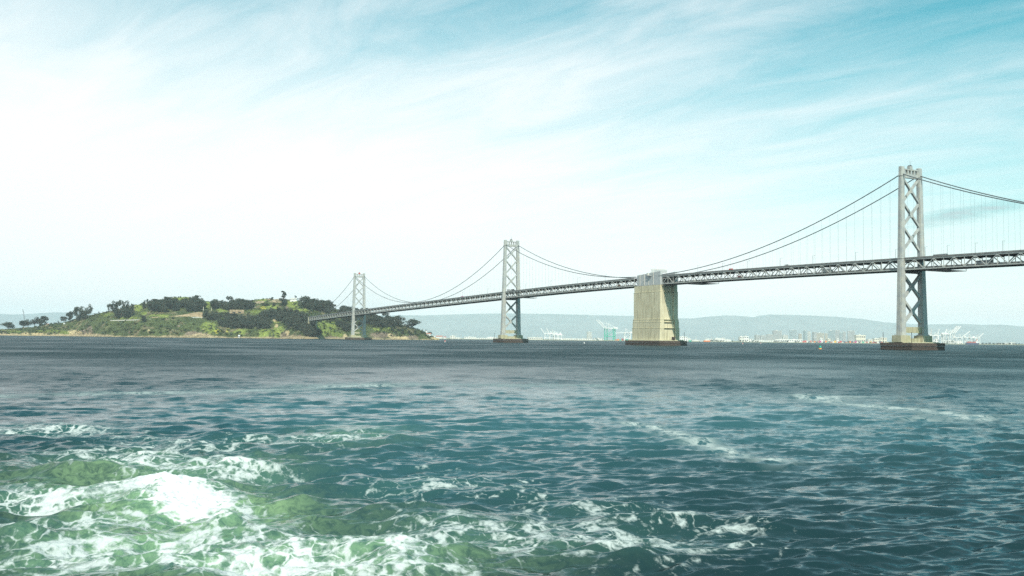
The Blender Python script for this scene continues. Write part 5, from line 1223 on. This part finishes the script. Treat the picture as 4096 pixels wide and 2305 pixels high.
def buoy(px, py, kind, label):
    p = ground(px, py); p[2] = 0; r = thing('channel_buoy', p, label, 'buoy', 'channel buoys')
    if kind == 'green':
        MB().lathe([(.95,-.6), (1.15,-.3), (1.15,.75), (1.0,.9)], 16, p).build('float', M['orange'], r, True); MB().lathe([(1.16,.22), (1.17,.24), (1.17,.58), (1.16,.6)], 16, p).build('band', M['yellow'], r, True)
        MB().lathe([(.75,.9), (.85,1.0), (.85,2.5), (.55,2.6)], 12, p).build('daymark', M['green'], r, True)
        for k in range(3): a = k*2.09; bar('strut', r, p+np.array([.8*math.cos(a), .8*math.sin(a), .9]), p+np.array([.5*math.cos(a), .5*math.sin(a), 2.7]), .08, .08, M['green'], (1,0,0))
        MB().lathe([(.16,2.6), (.16,2.95), (.02,3.05)], 10, p).build('lantern', M['green'], r)
    elif kind == 'red':
        MB().lathe([(.8,-.5), (1.0,0), (1.0,.6), (.9,.7)], 14, p).build('float', M['white'], r, True); MB().lathe([(.85,.7), (.85,1.5), (.1,2.6)], 14, p).build('cone', M['red'], r, True)
        MB().lathe([(.12,2.6), (.12,2.9), (.02,3.0)], 8, p).build('lantern', M['red'], r)
    else:
        MB().lathe([(.7,-.5), (.9,0), (.85,.8), (.3,1.9)], 14, p).build('float', M['white'], r, True); MB().lathe([(.86,.25), (.87,.27), (.87,.5), (.86,.52)], 14, p).build('band', M['orange'], r, True)
        MB().lathe([(.28,1.9), (.2,2.6), (.02,2.8)], 10, p).build('top_mark', M['dark'], r)
buoy(3281, 1397.5, 'green', 'green channel buoy with an orange and yellow float, in front of the skyline')
buoy(1780, 1369, 'red', 'red and white buoy near the right tip of the island'); buoy(2337, 1374.5, 'white', 'small white buoy left of the anchorage')
buoy(2971, 1377, 'red', 'tiny red buoy off the far shore right of the anchorage'); buoy(3043, 1375.5, 'red', 'tiny red buoy close to the far shore, right of another one')
def gull():
    p = ptd(2528, 1279, 1040); r = thing('gull', p, 'white gull flying past the left side of the anchorage', 'bird')
    b = MB(); f = np.array([*RH, 0.]); u = np.array([0,0,1.]); w = np.array([*FH, 0.])
    b.tube([p-f*.45, p-f*.25, p, p+f*.25, p+f*.42], [.02,.11,.14,.10,.03], 8)
    for s in (-1, 1):
        a = p+f*.12; e = p+w*s*.55+u*.28; t = p+w*s*1.15+u*.12-f*.15; k = len(b.v)
        b.add([a, p-f*.18, e-f*.28, e, t, a-u*.03, p-f*.18-u*.03, e-f*.28-u*.03, e-u*.03], [(0,1,2,3), (3,2,4), (8,7,6,5), (8,4,7)])
    b.build('body', M['white'], r, True)
gull()

# ------------------------------------------------------------------ sea haze: one closed box of thin pale air round everything
def build_haze():
    c = CAM[:2] + FH*3000
    b = MB().box(c[0]-36000, c[0]+36000, c[1]-36000, c[1]+36000, -2.0, HAZE_TOP)
    m_ = bpy.data.materials.new('sea_haze'); m_.use_nodes = True; nt = m_.node_tree; nt.nodes.clear()
    v = nt.nodes.new('ShaderNodeVolumePrincipled'); o = nt.nodes.new('ShaderNodeOutputMaterial'); nt.links.new(v.outputs[0], o.inputs['Volume'])
    v.inputs['Color'].default_value = (.80, .94, 1.0, 1); v.inputs['Density'].default_value = HAZE_D; v.inputs['Anisotropy'].default_value = -0.20
    tag(b.build('haze', m_), 'pale blue sea haze over the bay', 'haze', kind='stuff')
HAZE_TOP = 860.0; HAZE_D = 4.3e-5
build_haze()
